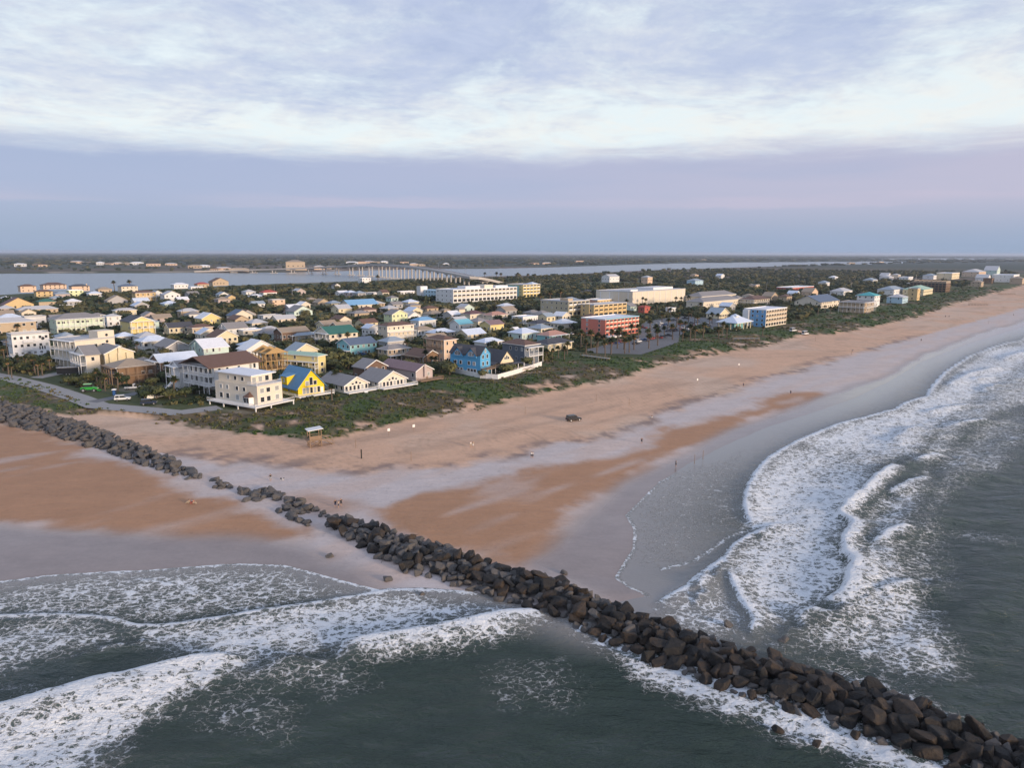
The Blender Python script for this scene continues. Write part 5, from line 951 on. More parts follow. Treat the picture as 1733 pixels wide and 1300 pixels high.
for q in (-1.4,4.5,W_+2): MB().box(-.13,.13,-.13,.13,-1.6,zb-.2).build('post',M_TRIM,r,(q,-2.8,0))
door(r,'S',D_,W_-.9,zb,1,2.1,M_TRIM)
# white house on stilts
W_,D_=17.5,15.8; r=root_at('house','tall white house on stilts with brown roof and stacked balconies','STILT',54,'house',W_,D_,9.8); wm=wallm('white'); H_=10
MB().box(0,W_,0,D_,3.0,H_).build('wall',wm,r); MB().box(5,W_-.2,.3,D_-.3,0,3.0-.005).build('ground_room',wm,r)
MB().prism(gable_prof(D_+2.4,H_,3.0,.4),'x',-2.9,W_+.6).build('roof',roofm('brownroof'),r,(0,-1.2,0))
porch(r,'L',D_,D_,3,H_/3-.05,2.3,M_TRIM)
for zz in (4.9,8.2):
    for q in (2.2,5,8,11,13.5): window(r,'L',D_,q,zz,1.6,1.9)
for q,zz in ((2,8.3),(5,8.3),(9.5,8.3),(14.2,8.4),(15.8,8.4),(14.2,5),(15.8,5),(3,5),(8,5)): window(r,'S',D_,q,zz,.9,1.6)
for q in range(4): MB().box(-.17,.17,-.17,.17,0,3).build('stilt',M_TRIM,r,(.2,.2+q*(D_-.4)/3,0))
# blue Victorian house
W_,D_,H_=6.8,15.5,8.6; r=root_at('house','bright blue three storey house with dark roof and twin front gables','BLUE',55,'house',W_,D_,9); wm=wallm('blue')
MB().box(0,W_,0,D_,0,H_).build('wall',wm,r); rm=roofm('darkroof')
MB().prism(gable_prof(W_,H_,3.0,.4),'y',-.4,D_+.4).build('roof',rm,r); MB().prism([(0,H_-.02),(W_,H_-.02),(W_/2,H_+2.7)],'y',.05,D_-.05).build('gable_wall',wm,r)
for yc in (4.3,11.2):
    MB().prism([(yc-2.6,H_-1.6),(yc+2.6,H_-1.6),(yc+2.6,H_-.3),(yc,H_+2.1),(yc-2.6,H_-.3)],'x',-.5,1.5).build('front_gable',wm,r)
    MB().prism([(yc-3.1,H_-.75),(yc,H_+2.35),(yc+3.1,H_-.75),(yc+3.1,H_-.95),(yc,H_+2.12),(yc-3.1,H_-.95)],'x',-.9,W_*.5).build('gable_roof',rm,r)
    for i,hh in ((-1.1,1.2),(-.37,1.7),(.37,1.7),(1.1,1.2)): window(r,'L',D_,D_-yc+i,H_-.6+hh*.25,.55,hh,y=-.5)
    for i in (-1.4,1.2): window(r,'L',D_,D_-yc+i,4.6,1.1,1.4)
    for i in (-1.6,0,1.6): window(r,'L',D_,D_-yc+i,1.6,1.2,1.5)
for q in (1.8,4.6): 
    for zz in (1.6,4.6,7.4): window(r,'S',D_,q,zz,1.0,1.5)
window(r,'S',D_,W_/2,9.6,.8,1.4)
MB().box(0,W_+5,-3.4,-.01,2.6,2.8).build('deck',M_WOOD,r); railing(r,'S',D_,0,W_+5,-3.3,2.8,M_WOOD,True,3.2)
for q in range(5): MB().box(-.12,.12,-.12,.12,0,2.6).build('post',M_TRIM,r,(.3+q*2.8,-3.2,0))
mb=MB()
for i in range(13): mb.box(W_+5.0,W_+6.3,-3.3+i*-.28,-3.05+i*-.28,2.6-.2*i,2.8-.2*i)
mb.build('stair',M_WOOD,r)
# yellow gable house beside it
W_,D_,H_=8.0,10.9,4.4; r=root_at('house','pale yellow gabled house with dark roof joined behind the blue house','GABLE2',46,'house',W_,D_,6); wm=wallm('paleyellow'); rm=roofm('darkroof')
MB().prism([(0,0),(W_,0),(W_,H_),(W_/2,H_+4.0),(0,H_)],'y',0,D_).build('wall',wm,r); MB().prism(gable_prof(W_,H_,4.3,.5),'y',-.5,D_+.4).build('roof',rm,r)
MB().prism([(-1.5,H_-.2),(-4.4,H_-.9),(-4.4,H_-1.1),(-1.5,H_-.4)],'y',-.2,D_).build('side_roof',rm,r)
MB().box(-.5,W_+2.5,-4.2,-.003,H_-1.1,H_-.9).build('porch_roof',rm,r)
for i in (-1,0,1): window(r,'S',D_,W_/2+i*1.0,H_+1.1+(.25 if i==0 else 0),.75,1.5 if i==0 else 1.0)
for i in range(4): MB().box(-.13,.13,-.13,.13,0,H_-1.1).build('post',M_TRIM,r,(-.3+i*3.5,-4.0,0)); window(r,'S',D_,1.2+i*1.8,1.7,1.1,1.9)
MB().box(-1,W_+6,-6.5,-.01,.9,1.1).build('deck',M_WOOD,r); railing(r,'S',D_,-1,W_+6,-6.4,1.1,M_TRIM,True,6)
# timber frame shell under construction
x,y=PT['FRAME']; foot(x,y,46,9,10.5,11); r=empty('unfinished_house',(x,y,3.5),math.radians(46),'unfinished three storey timber house frame with open floors','house frame'); w,d=9,10.5
for k_,zz in enumerate((.2,3.3,6.6,9.6)): MB().box(-.4,w+.4,-.4,d+.4,zz-.25,zz).build('floor',M_NEWWOOD if k_ else M_CONC,r)
for i in range(5):
    for yy in (0,d/2,d): MB().box(-.12,.12,-.12,.12,.2,9.4).build('post',M_NEWWOOD,r,(w*i/4,yy,0))
for i in range(3):
    for xx in (0,w): MB().box(-.12,.12,-.12,.12,.2,9.4).build('post',M_NEWWOOD,r,(xx,d*(i+1)/4+.4,0))
for k_ in range(3): MB().prism([(0,9.6),(w,9.6),(w/2,11.8)],'y',d*k_/2-.08,d*k_/2+.08).build('truss',M_NEWWOOD,r)
MB().box(.4,w*.5,.4,d-.4,.2,3.0).build('ground_wall',mat('house_wrap',(.55,.58,.6),.7),r)
# coral hotel
def hotel(key,ang,w,d,h,label,wc,rows,bays,rc='whiteroof',cat='hotel',bal=None,left=(2,2)):
    r=root_at('hotel',label,key,ang,cat,w,d,h); wm=wallm(wc); MB().box(0,w,0,d,0,h).build('wall',wm,r)
    roof_cap(r,'flat',w,d,h,roofm(rc)); sh=h/rows
    bm_=bal or M_TRIM; rec=MB().box(-w/bays*.36,w/bays*.36,-.06,.03,-sh*.30,sh*.30).mesh('opening_panel',M_GLASS); ra=MB().box(-w/bays*.38,w/bays*.38,-.5,.0,-sh*.36,-sh*.05).mesh('balcony',bm_)  # flat dark panels paint in the shade of the recessed balconies
    for j in range(rows):
        for i in range(bays):
            q=w*(i+.5)/bays; zc=sh*(j+.55); o=link('opening_panel',rec,r,(q,0,zc)); 
            if j: link('balcony',ra,o)
    for j in range(rows):
        for i in range(left[0]): window(r,'L',d,d*(i+.5)/left[0],sh*(j+.6),1.2,1.4)
    return r
r=hotel('CORAL',46,34,18,10.2,'coral red four storey beach hotel with pale balconies','coral',4,9,bal=wallm('cream'),left=(2,4))
MB().box(.6,33.4,-.6,-.01,10.2,10.7).build('parapet',roofm('turqroof'),r); MB().box(-2,12,-5,-.01,0,.8).build('terrace',M_TRIM,r)
r=hotel('WHITE',46,90,26,12.6,'long white three storey hotel with dark balcony openings','white',3,16,bal=wallm('cream'),left=(4,3))
MB().box(4,18,26.01,56,0,11).build('wing',wallm('paleblue'),r); MB().box(20,40,4,16,12.6,15.4).build('roof_house',wallm('white'),r); MB().box(48,60,6,18,12.6,16).build('roof_house',wallm('cream'),r); MB().box(66,84,8,18,12.6,14.6).build('roof_house',wallm('white'),r); MB().box(-.01,9,50,56.4,0,14.5).build('stair_tower',wallm('white'),r)  # wing's pale blue paints in the bluish shade of the hotel's left side
for j in range(3):
    for i in range(6): window(r,'L',56,1+i*4.6,2+j*3.6,1.2,1.6,False,y=4)
r=hotel('TEALY',46,28,26,14,'yellow and teal four storey hotel behind the white hotel','yellow',4,5,rc='palegrey',left=(3,3)); MB().box(-.5,-.01,6,26,0,13).build('side_panel',wallm('teal'),r); hip_roof(10,10,14.4,.4).build('corner_roof',roofm('bluewhite'),r,(16,1,0))
r=hotel('OLIVE',46,26,29,11.5,'olive tan hotel block behind tall palms','olive',3,5,rc='palegrey',left=(6,3)); MB().box(4,10,4,12,11.5,13.5).build('roof_house',wallm('tan'),r)
r=hotel('YEL',46,43,13,9.2,'ochre yellow gallery hotel behind the coral hotel','ochre',3,7,rc='palegrey',bal=wallm('ochre'),left=(2,3)); MB().box(-.9,-.01,4,8,0,9.8).build('stair_tower',wallm('ochre'),r)
# white warehouse-like building
x,y=PT['WARE']; w,d,h=94,43,12.5; foot(112.9,682.4,46,w,d,h); r=empty('market_building',(112.9,682.4,3.5),math.radians(46),'long plain white windowless market building behind palms','building')
MB().box(0,w,0,d,0,h).build('wall',wallm('cream'),r); roof_cap(r,'flat',w,d,h,roofm('palegrey')); MB().box(50,86,10,30,h,h+2.2).build('roof_house',wallm('white'),r); MB().box(8,20,8,20,h,h+1.6).build('roof_house',wallm('white'),r)
for i in range(9): MB().box(-.35,.35,-.25,.02,0,h-.6).build('pilaster',wallm('white'),r,(5+i*10.4,0,0))
for i in range(4): MB().box(-.35,.35,-.25,.02,0,h-.6).build('pilaster',wallm('white'),r,(0,5+i*10.8,0),-math.pi/2)
# blue and cream condominium
r=hotel('CONDO',46,32.3,15.6,11.4,'four storey beach block, blue end wall and cream balconies','cream',4,8,bal=wallm('tan'),left=(0,0)); MB().box(-.12,-.01,0,11,0,11.3).build('blue_end_wall',wallm('condoblue'),r)
for j in range(4):
    for q in (6.4,9.6,13.2): window(r,'L',15.6,q,1.7+j*2.8,1.2,1.4,y=-.13)
MB().box(-2,0-.02,11.5,15.6,0,11).build('stair_tower',wallm('white'),r)
# pavilion
x,y=PT['PAV']; foot(143.6,462.1,46,20,14,5); r=empty('pavilion',(143.6,462.1,3.5),math.radians(46),'open beach pavilion with wide pale blue hip roof and cupola','pavilion'); w,d=20,13
hip_roof(w,d,4.6,.5,1.2).build('roof',roofm('bluewhite'),r); cu=MB().box(-1.8,1.8,-1.8,1.8,7,8.3).build('cupola',wallm('paleyellow'),r,(w/2,d/2,0)); hip_roof(3.6,3.6,8.3,.6,.5).build('cupola_roof',roofm('bluewhite'),cu,(-1.8,-1.8,0))
for i in range(5):
    for yy in (.3,d-.3): MB().box(-.3,.3,-.3,.3,0,4.38).build('post',wallm('paleyellow'),r,(.3+(w-.6)*i/4,yy,0))
for yy in (d/3,2*d/3): MB().box(-.3,.3,-.3,.3,0,4.38).build('post',wallm('paleyellow'),r,(.3,yy,0))
MB().box(5,w-3,4,d-2,0,3.6).build('inner_room',wallm('teal'),r); MB().box(-.2,w+.2,-.2,.05,4.0,4.36).build('beam',wallm('lime'),r)
# saw-tooth brown hotel
r=root_at('hotel','dark brown beach hotel with saw-tooth roof and open balconies','SAW',48,'hotel',25,42,14); w,d,h=25,42,11.5
MB().box(0,w,0,d,0,h).build('wall',wallm('timber'),r)
for i in range(8): MB().prism([(d*i/8,h),(d*(i+1)/8,h),(d*i/8+.5,h+3.0)],'x',-.4,w).build('saw_tooth',roofm('tanroof'),r)
for j in range(4):
    for i in range(10): MB().box(-1.5,1.5,-.06,.03,-.95,.95).build('opening_panel',M_GLASS,r,*at('L',d,d*(i+.5)/10,0,h/4*(j+.5)))
    MB().box(0,d,-1.3,-.01,h/4*j-.1,h/4*j+.12).build('balcony',M_WOOD,r,*at('L',d,0,0,0))
    for i in range(4): MB().box(-1.5,1.5,-.06,.03,-.95,.95).build('opening_panel',M_GLASS,r,(w*(i+.5)/4,0,h/4*(j+.5)))
# far bank buildings
FB=[('low white shed with pale roof','white','whiteroof'),('tan block with red brown roof','peach','brownroof'),('long pink block with pale roof','peach','palegrey'),('sandstone house with tan roof','tan','tanroof')]
for i,(x,y) in enumerate(FAR_BLD):
    k=FB[i%4]; w,d,h=R.uniform(22,48),R.uniform(14,22),R.uniform(6,11)
    if i==16: w,d,h,k=50,34,24,('tall sandy block with stepped roof','tan','tanroof')
    r=empty('far_building',(x,y,1.8),math.radians(R.uniform(0,25)),k[0]+' on the far river bank','building','buildings on the far bank'); MB().box(-w/2,w/2,-d/2,d/2,0,h).build('wall',wallm(k[1]),r); hip_roof(w,d,h,.3).build('roof',roofm(k[2]),r,(-w/2,-d/2,0))
    for q in range(4): MB().box(-1.6,1.6,-.1,.05,-1.2,1.2).build('window',M_GLASS,r,(-w/2+w*(q+.5)/4,-d/2,h*.55))
TREES=scatter_trees()
TL=['round dark green live oak growing among the beach houses','broad live oak with olive brown crown behind the houses','bushy green oak in the wooded yards']
sv=[];sf=[];st_=[];so_=0
for n,(d,x,y,s) in enumerate(TREES):
    if n<300:
        lb,gp=near_label(x,y,('small' if s<.7 else 'mid sized' if s<.9 else 'large')+' live oak','live oaks'); r=empty('oak_tree',(x,y,3.45),R.uniform(0,6.28),lb,'tree',gp); r.scale=(s,s,s*R.uniform(.85,1.1))
        link('trunk',TRUNKS[n%3],r); link('crown',CROWNS[R.randrange(6)],r,(0,0,1.0))
    else:
        V,Fc=LOWC[R.randrange(5)]; a=R.uniform(0,6.28); ca_,sa_=math.cos(a)*s,math.sin(a)*s; hz=s*R.uniform(.85,1.25); tint=R.random()
        sv+=[(x+v[0]*ca_-v[1]*sa_,y+v[0]*sa_+v[1]*ca_,3.9+v[2]*hz) for v in V]; sf+=[tuple(i+so_ for i in f) for f in Fc]; st_+=[tint]*len(V); so_+=len(V)
me=mk('canopy',sv,sf,M_LEAFS); fattr(me,'tint',np.array(st_)); o=bpy.data.objects.new('oak_canopy',me); C.objects.link(o); tag(o,'dark green oak canopy filling the ground between far houses','trees',kind='stuff')
# far woods beyond the river
sv=[];sf=[];st_=[];so_=0; rr=random.Random(5); cnt=0
while cnt<5200:
    an=rr.uniform(-.68,.72); rad=math.exp(rr.uniform(math.log(1500),math.log(14000))); x=rad*math.sin(an); y=rad*math.cos(an)
    if pin(x,y,TOWN) or pin(x,y,RIVER) or pin(x,y,LAGOON): cnt+=.2; continue
    dd=sdf(np.array([x]),np.array([y]),RIVER)[0]
    if dd>-30: continue
    if rad<2900 and rr.random()>.15+.55*(fbm(np.array([x/3]),np.array([y]),170,3,31)[0]<.5): cnt+=.2; continue
    if float(sdf(np.array([x]),np.array([y]),INB)[0])<25: continue
    s=rr.uniform(1.,1.7)*(1 if rad<3000 else rad/2600); V,Fc=LOWC[rr.randrange(5)]; a=rr.uniform(0,6.28); wx_=s*(1 if rad<3000 else 2.2); ca_,sa_=math.cos(a)*wx_,math.sin(a)*wx_; hz=min(s,2.2)*rr.uniform(.8,1.3); tint=rr.random()*.8
    sv+=[(x+v[0]*ca_-v[1]*sa_,y+v[0]*sa_+v[1]*ca_,2.6+v[2]*hz) for v in V]; sf+=[tuple(i+so_ for i in f) for f in Fc]; st_+=[tint]*len(V); so_+=len(V); cnt+=1
me=mk('far_woods',sv,sf,M_LEAFS); fattr(me,'tint',np.array(st_)); o=bpy.data.objects.new('far_woods',me); C.objects.link(o); tag(o,'dark far woods beyond the river up to the horizon','woods',kind='stuff')
# dune scrub
n=60000; ang=NR.uniform(-.72,.80,n); rad=np.exp(NR.uniform(math.log(180),math.log(1300),n)); X_=rad*np.sin(ang); Y_=rad*np.cos(ang)
st2=sdf(X_,Y_,INL); sb2=sdf(X_,Y_,INB); nb=fbm(X_,Y_,7,4,2); nd=fbm(X_,Y_,2.2,3,4); na=fbm(X_,Y_,26,4,1)
ok=(st2+(nb-.5)*10>1.5)&(sb2<1.0)&((nb*.6+nd*.4<.60)|(st2>16)); X_,Y_,na,nb=X_[ok],Y_[ok],na[ok],nb[ok]; zz=ground_z(X_,Y_)
sv=[];sf=[];st_=[];so_=0
for x,y,z,a_,b_ in zip(X_,Y_,zz,na,nb):
    d=math.hypot(x,y); s=R.uniform(.35,1.0)*max(1,d/330); tint=min(1,max(0,(a_*.5+b_*.5-.5)*3.0+.36+R.uniform(-.12,.12)))
    for k in range(6):
        a=R.uniform(0,6.28); q=R.uniform(.1,.7)*s; cx,cy=x+math.cos(a)*q,y+math.sin(a)*q; w_=R.uniform(.25,.5)*s; h_=R.uniform(.25,.75)*s*min(1,330/d+.2); b=R.uniform(0,6.28); ux,uy=math.cos(b)*w_,math.sin(b)*w_; lx,ly=R.uniform(-.4,.4)*s,R.uniform(-.4,.4)*s
        sv+=[(cx-ux,cy-uy,z-.05),(cx+ux,cy+uy,z-.05),(cx+ux*.6+lx,cy+uy*.6+ly,z+h_),(cx-ux*.6+lx,cy-uy*.6+ly,z+h_*.9)]; sf.append((so_,so_+1,so_+2,so_+3)); so_+=4; st_+=[tint]*4
me=mk('dune_scrub',sv,sf,M_DUNE); fattr(me,'tint',np.array(st_)); o=bpy.data.objects.new('dune_scrub',me); C.objects.link(o); tag(o,'low green and brown dune scrub between the houses and the sand','dune plants',kind='stuff')
# undergrowth in the yards
n=42000; ang=NR.uniform(-.66,.66,n); rad=np.exp(NR.uniform(math.log(225),math.log(900),n)); X_=rad*np.sin(ang); Y_=rad*np.cos(ang)
ok=inside(X_,Y_,TOWN)&(sdf(X_,Y_,INB)>2)&~inside(X_,Y_,LOT)&(fbm(X_,Y_,14,3,88)>.43); X_,Y_=X_[ok],Y_[ok]
fp=np.zeros(len(X_),bool)
for cx,cy,a,lr,ll,h in FOOT:
    u=(X_-cx)*math.cos(a)+(Y_-cy)*math.sin(a); v=-(X_-cx)*math.sin(a)+(Y_-cy)*math.cos(a); fp|=(u>-3.2)&(u<lr+1)&(v>-3.2)&(v<ll+1)
sv=[];sf=[];st_=[];so_=0
for x,y,f in zip(X_,Y_,fp):
    if f or road_near(x,y): continue
    d=math.hypot(x,y); s=R.uniform(.6,1.5)*max(1,d/420); tint=R.random()
    for k in range(7):
        a=R.uniform(0,6.28); q=R.uniform(.1,.8)*s; cx,cy=x+math.cos(a)*q,y+math.sin(a)*q; w_=R.uniform(.3,.6)*s; h_=R.uniform(.4,1.0)*s*.9; b=R.uniform(0,6.28); ux,uy=math.cos(b)*w_,math.sin(b)*w_; lx,ly=R.uniform(-.5,.5)*s,R.uniform(-.5,.5)*s
        sv+=[(cx-ux,cy-uy,3.45),(cx+ux,cy+uy,3.45),(cx+ux*.6+lx,cy+uy*.6+ly,3.5+h_),(cx-ux*.6+lx,cy-uy*.6+ly,3.5+h_*.9)]; sf.append((so_,so_+1,so_+2,so_+3)); so_+=4; st_+=[tint]*4
me=mk('undergrowth',sv,sf,M_LEAFS); fattr(me,'tint',np.array(st_)); o=bpy.data.objects.new('undergrowth',me); C.objects.link(o); tag(o,'dark green undergrowth filling the yards between the houses','shrubs',kind='stuff')
# palms
def palm_meshes(seed,h,full):
    r=random.Random(seed); mb=MB(); px=0;py=0; lean=r.uniform(-.25,.25),r.uniform(-.25,.25)
    for i in range(4):
        q0,q1=i/4,(i+1)/4; mb.tube((lean[0]*q0**2,lean[1]*q0**2,h*q0-.2*(i==0)),(lean[0]*q1**2,lean[1]*q1**2,h*q1),.24-.06*q0,.24-.06*q1,7)
    tr=mb.mesh('trunk',M_BARK); mb=MB(); c=Vector((lean[0],lean[1],h))
    for k in range(full):
        a=k*2.399+r.uniform(-.2,.2); e0=math.radians(80-135*(k/full)**.9); L=r.uniform(1.5,2.1)*(1 if k<full*.75 else .8); mb.cur=1 if k>full*.72 else 0
        p=c.copy(); d=Vector((math.cos(a)*math.cos(e0),math.sin(a)*math.cos(e0),math.sin(e0))); side=Vector((-math.sin(a),math.cos(a),0)); b=len(mb.v)
        for i,wd in enumerate((.05,.30,.46,.30,.03)):
            up=side.cross(d).normalized(); mb.v+=[tuple(p+side*wd-up*wd*.35),tuple(p),tuple(p-side*wd-up*wd*.35)]
            p=p+d*(L/4); d=(d+Vector((0,0,-.20))).normalized()
        for i in range(4):
            q=b+i*3; mb.add([(q,q+1,q+4,q+3),(q+1,q+2,q+5,q+4)])
    me=bpy.data.meshes.new('crown'); me.from_pydata(mb.v,[],mb.f); me.materials.append(M_PALM); me.materials.append(M_DEAD); me.polygons.foreach_set('material_index',mb.mi)
    return tr,me
def hotel_label(x,y):
    B=[('coral red hotel',(70,440)),('open beach pavilion',(146,470)),('blue ended beach block',(180,500)),('white market building',(140,700)),('ochre gallery hotel',(85,570)),('middle of the car park',(110,470)),('seaward edge of the car park',(80,400))]
    b=min((math.hypot(x-q[0],y-q[1]),n_) for n_,q in B)[1]; return 'tall cabbage palm with brown skirted crown near the '+b,'palms near the '+b
PV=[palm_meshes(s,6.4+.8*(s%3),34) for s in range(5)]
def palm(x,y,s,label,group):
    r=empty('palm_tree',(x,y,3.4),R.uniform(0,6.28),label,'palm tree',group); v=PV[R.randrange(5)]; r.scale=(s*1.4,s*1.4,s); link('trunk',v[0],r); link('crown',v[1],r); return r
for x,y in PALMS_A: palm(x,y,R.uniform(.85,1.15),*hotel_label(x,y))
for x,y in PALMS_B: palm(x,y,R.uniform(.6,.95),*near_label(x,y,'cabbage palm','palms'))
for x,y in PALMS_FAR: palm(x,y,R.uniform(1.4,1.8),'very tall palm standing above the roofs near the river','tall palms near the river')
# ------------------------------------------------------------------ bridge
pts=[Vector(p) for p in BRIDGE]
def spline(pts,n):
    out=[]
    for i in range(len(pts)-1):
        p0,p1,p2,p3=pts[max(0,i-1)],pts[i],pts[i+1],pts[min(len(pts)-1,i+2)]
        for k in range(n):
            t_=k/n; out.append(.5*((2*p1)+(p2-p0)*t_+(2*p0-5*p1+4*p2-p3)*t_*t_+(3*p1-p0-3*p2+p3)*t_**3))
    return out+[pts[-1]]
sp=spline(pts,6); br=empty('bridge',(sp[0].x,sp[0].y,0),0,'long grey road bridge humped over the river on paired piers','bridge'); o0=Vector((sp[0].x,sp[0].y,0))
def ribbon(off0,off1,z0,z1,name,m,parent):
    mb=MB(); V=[]
    for i,p in enumerate(sp):
        a=sp[max(0,i-1)]; c=sp[min(len(sp)-1,i+1)]; n=Vector((-(c-a).y,(c-a).x,0)).normalized(); q=p-o0
        V+=[tuple(q+n*off0+Vector((0,0,z0))),tuple(q+n*off1+Vector((0,0,z0))),tuple(q+n*off1+Vector((0,0,z1))),tuple(q+n*off0+Vector((0,0,z1)))]
    mb.v=V
    for i in range(len(sp)-1):
        for k in range(4): mb.add([(4*i+k,4*i+(k+1)%4,4*i+4+(k+1)%4,4*i+4+k)])
    return mb.build(name,m,parent)
M_BR=mat('bridge_concrete',(.50,.47,.44),.85,.08,.02)
ribbon(-7,7,-2.2,0,'deck',M_BR,br); ribbon(-7.3,-7.02,-.6,1.1,'barrier',M_BR,br); ribbon(7.02,7.3,-.6,1.1,'barrier',M_BR,br)
acc=0; last=sp[0]; 
for p in sp:
    acc+=(p-last).length; last=p
    if acc>46 and p.z>6:
        acc=0; q=p-o0; mb=MB(); 
        for s_ in (-4.2,4.2): mb.tube((q.x+s_*.7,q.y+s_*.7,-2),(q.x+s_*.7,q.y+s_*.7,p.z-3.4),1.3,1.3,8)
        mb.box(q.x-6.5,q.x+6.5,q.y-2,q.y+2,p.z-3.6,p.z-2.25); pr=mb.build('pier',M_BR,br); MB().box(q.x-8,q.x+8,q.y-5,q.y+5,-1,1.6).build('pile_cap',M_BR,pr)
for k in range(8,len(sp)-4,9): q=sp[k]-o0; MB().tube((q.x+6.8,q.y,sp[k].z),(q.x+6.8,q.y,sp[k].z+11),.22,.14).box(q.x+3.8,q.x+6.8,q.y-.2,q.y+.2,sp[k].z+10.8,sp[k].z+11.1).build('lamp_post',M_METAL,br)
# ------------------------------------------------------------------ vehicles
def paint(name,c): return mat('paint_'+name,c,.3,.03,1,spec=.5)
M_WHEEL=mat('wheel_rim',(.5,.5,.52),.35,metal=.7); M_LAMP=mat('lamp_lens',(.8,.8,.75),.2); M_TAIL=mat('tail_lens',(.4,.03,.02),.3)
_w=None
def wheel_meshes(r=.36,wd=.26):
    mb=MB().tube((0,-wd/2,0),(0,wd/2,0),r,r,14); rm=MB().tube((0,-wd/2-.02,0),(0,wd/2+.02,0),r*.6,r*.6,10); return mb.mesh('tyre',M_BLACK),rm.mesh('rim',M_WHEEL)
TY=wheel_meshes()
def wheels(r,L,W,z=.36,scale=1,xs=None):
    for x in (xs or (-L*.31,L*.31)):
        for y in (-W/2+.12,W/2-.12):
            o=link('wheel',TY[0],r,(x,y,z*scale)); o.scale=(scale,1,scale); link('rim',TY[1],o)
def car(kind,label,loc,rz,pm,group=None,cat='car'):
    L,W,zb,zt={'suv':(4.8,1.95,1.05,1.8),'sedan':(4.7,1.85,.9,1.45),'pickup':(5.7,2.0,1.05,1.85),'van':(5.6,2.1,1.2,2.4)}[kind]
    r=empty({'suv':'suv','sedan':'car','pickup':'pickup_truck','van':'van'}[kind],loc,rz,label,cat,group); h=L/2
    if kind=='pickup': bp=[(-h,.45),(h,.45),(h,.95),(h*.35,zb),(-h*.06,zb),(-h*.08,zb-.02),(-h,zb-.02)]
    else: bp=[(-h,.45),(h-.05,.4),(h,.75),(h*.9,.92),(h*.42,zb),(-h+.05,zb),(-h,.8)]
    b=MB().prism(bp,'y',-W/2,W/2).build('body',pm,r); bmv=b.modifiers.new('bevel','BEVEL'); bmv.width=.07; bmv.segments=2
    cp={'suv':[(-h+.1,zb),(h*.42,zb),(h*.18,zt),(-h+.3,zt)],'sedan':[(-h*.72,zb),(h*.42,zb),(h*.12,zt),(-h*.4,zt)],'pickup':[(-h*.06,zb),(h*.42,zb),(h*.2,zt),(-h*.02,zt)],'van':[(-h+.05,zb),(h*.62,zb),(h*.4,zt),(-h+.1,zt)]}[kind]
    cab=MB().prism(cp,'y',-W/2+.12,W/2-.12).build('cabin_glass',M_GLASS,r); x0,x1=cp[3][0]-.04,cp[2][0]+.04
    MB().box(x0,x1,-W/2+.1,W/2-.1,zt-.06,zt+.05).build('roof',pm,r)
    for yy in (-W/2+.1,W/2-.16):
        for xx in (cp[3][0]+.02,(cp[3][0]+cp[2][0])/2,): MB().box(xx-.07,xx+.07,yy,yy+.06,zb-.02,zt).build('pillar',pm,cab)
    if kind=='pickup': MB().box(-h+.12,-h*.1,-W/2+.15,W/2-.15,zb-.05,zb+.0).build('bed',M_BLACK,r)
    wheels(r,L,W)
    for yy in (-W*.36,W*.36): MB().box(h-.06,h+.015,yy-.18,yy+.18,.7,.84).build('headlight',M_LAMP,r); MB().box(-h-.015,-h+.04,yy-.12,yy+.12,.72,.9).build('taillight',M_TAIL,r)
    return r
PW,PS,PB,PN,PR=paint('white',(.75,.75,.75)),paint('silver',(.42,.43,.45)),paint('black',(.015,.015,.018)),paint('navy',(.02,.03,.06)),paint('red',(.35,.04,.03))
rad=math.radians
gz_=lambda x,y: float(ground_z(np.array([x]),np.array([y]))[0])
x,y=PT['SUV']; zc=float(ground_z(np.array([x]),np.array([y]))[0]); car('suv','black SUV parked alone on the open sand',(x,y,zc),rad(28),PB)
x,y=PT['SUVW']; car('suv','white SUV parked beside the beach road',(x,y,3.56),rad(18),PW)
x,y=PT['PICKUP']; car('pickup','silver white pickup parked by the timber decked house',(x,y,3.56),rad(20),PW)
x,y=PT['SEDAN']; car('suv','dark car parked on sandy verge by the white fence',(x,y,3.56),rad(22),PN)
x,y=PT['TRAILER']; car('suv','white SUV behind the black trailer',(x-4,y+4,3.55),rad(20),PW); car('sedan','red car under palms by the white modernist house',(x-19,y+5,3.55),rad(10),PR)
r=empty('trailer',(x+2,y-2,3.55),rad(16),'long black enclosed trailer with pale roof edge','trailer'); MB().box(-4.2,4.2,-1.2,1.2,.6,3.0).build('box',PB,r); MB().box(-4.25,4.25,-1.25,1.25,3.003,3.1).build('roof',PS,r); wheels(r,8,2.4,xs=(-.9,.2)); MB().box(4.2,5.4,-.08,.08,.55,.68).build('drawbar',M_METAL,r)
x,y=PT['TRACTOR']; PG=paint('green',(.03,.30,.04)); r=empty('tractor',(x,y,3.5),rad(14),'bright green tractor parked on rough grass','tractor')
b=MB().prism([(-2.6,.9),(2.6,.8),(2.7,1.4),(1.2,1.75),(-1.0,1.8),(-2.7,1.5)],'y',-.75,.75).build('body',PG,r); MB().prism([(-1.6,1.8),(.9,1.8),(.5,2.7),(-1.4,2.7)],'y',-.7,.7).build('cab_glass',M_GLASS,r); MB().box(-1.7,.8,-.85,.85,2.703,2.85).build('roof',paint('lightgreen',(.25,.6,.25)),r)
for xx,s_ in ((-1.7,1.9),(1.7,1.6)):
    for yy in (-1.0,1.0): o=link('wheel',TY[0],r,(xx,yy,.36*s_)); o.scale=(s_,1.5,s_); link('rim',TY[1],o)
for yy in (-.5,.5): MB().box(2.66,2.75,yy-.15,yy+.15,1.05,1.25).build('headlight',M_LAMP,r)
MB().prism([(2.6,.5),(3.6,.2),(3.7,.3),(2.7,.75)],'y',-1.1,1.1).build('front_blade',PG,r)
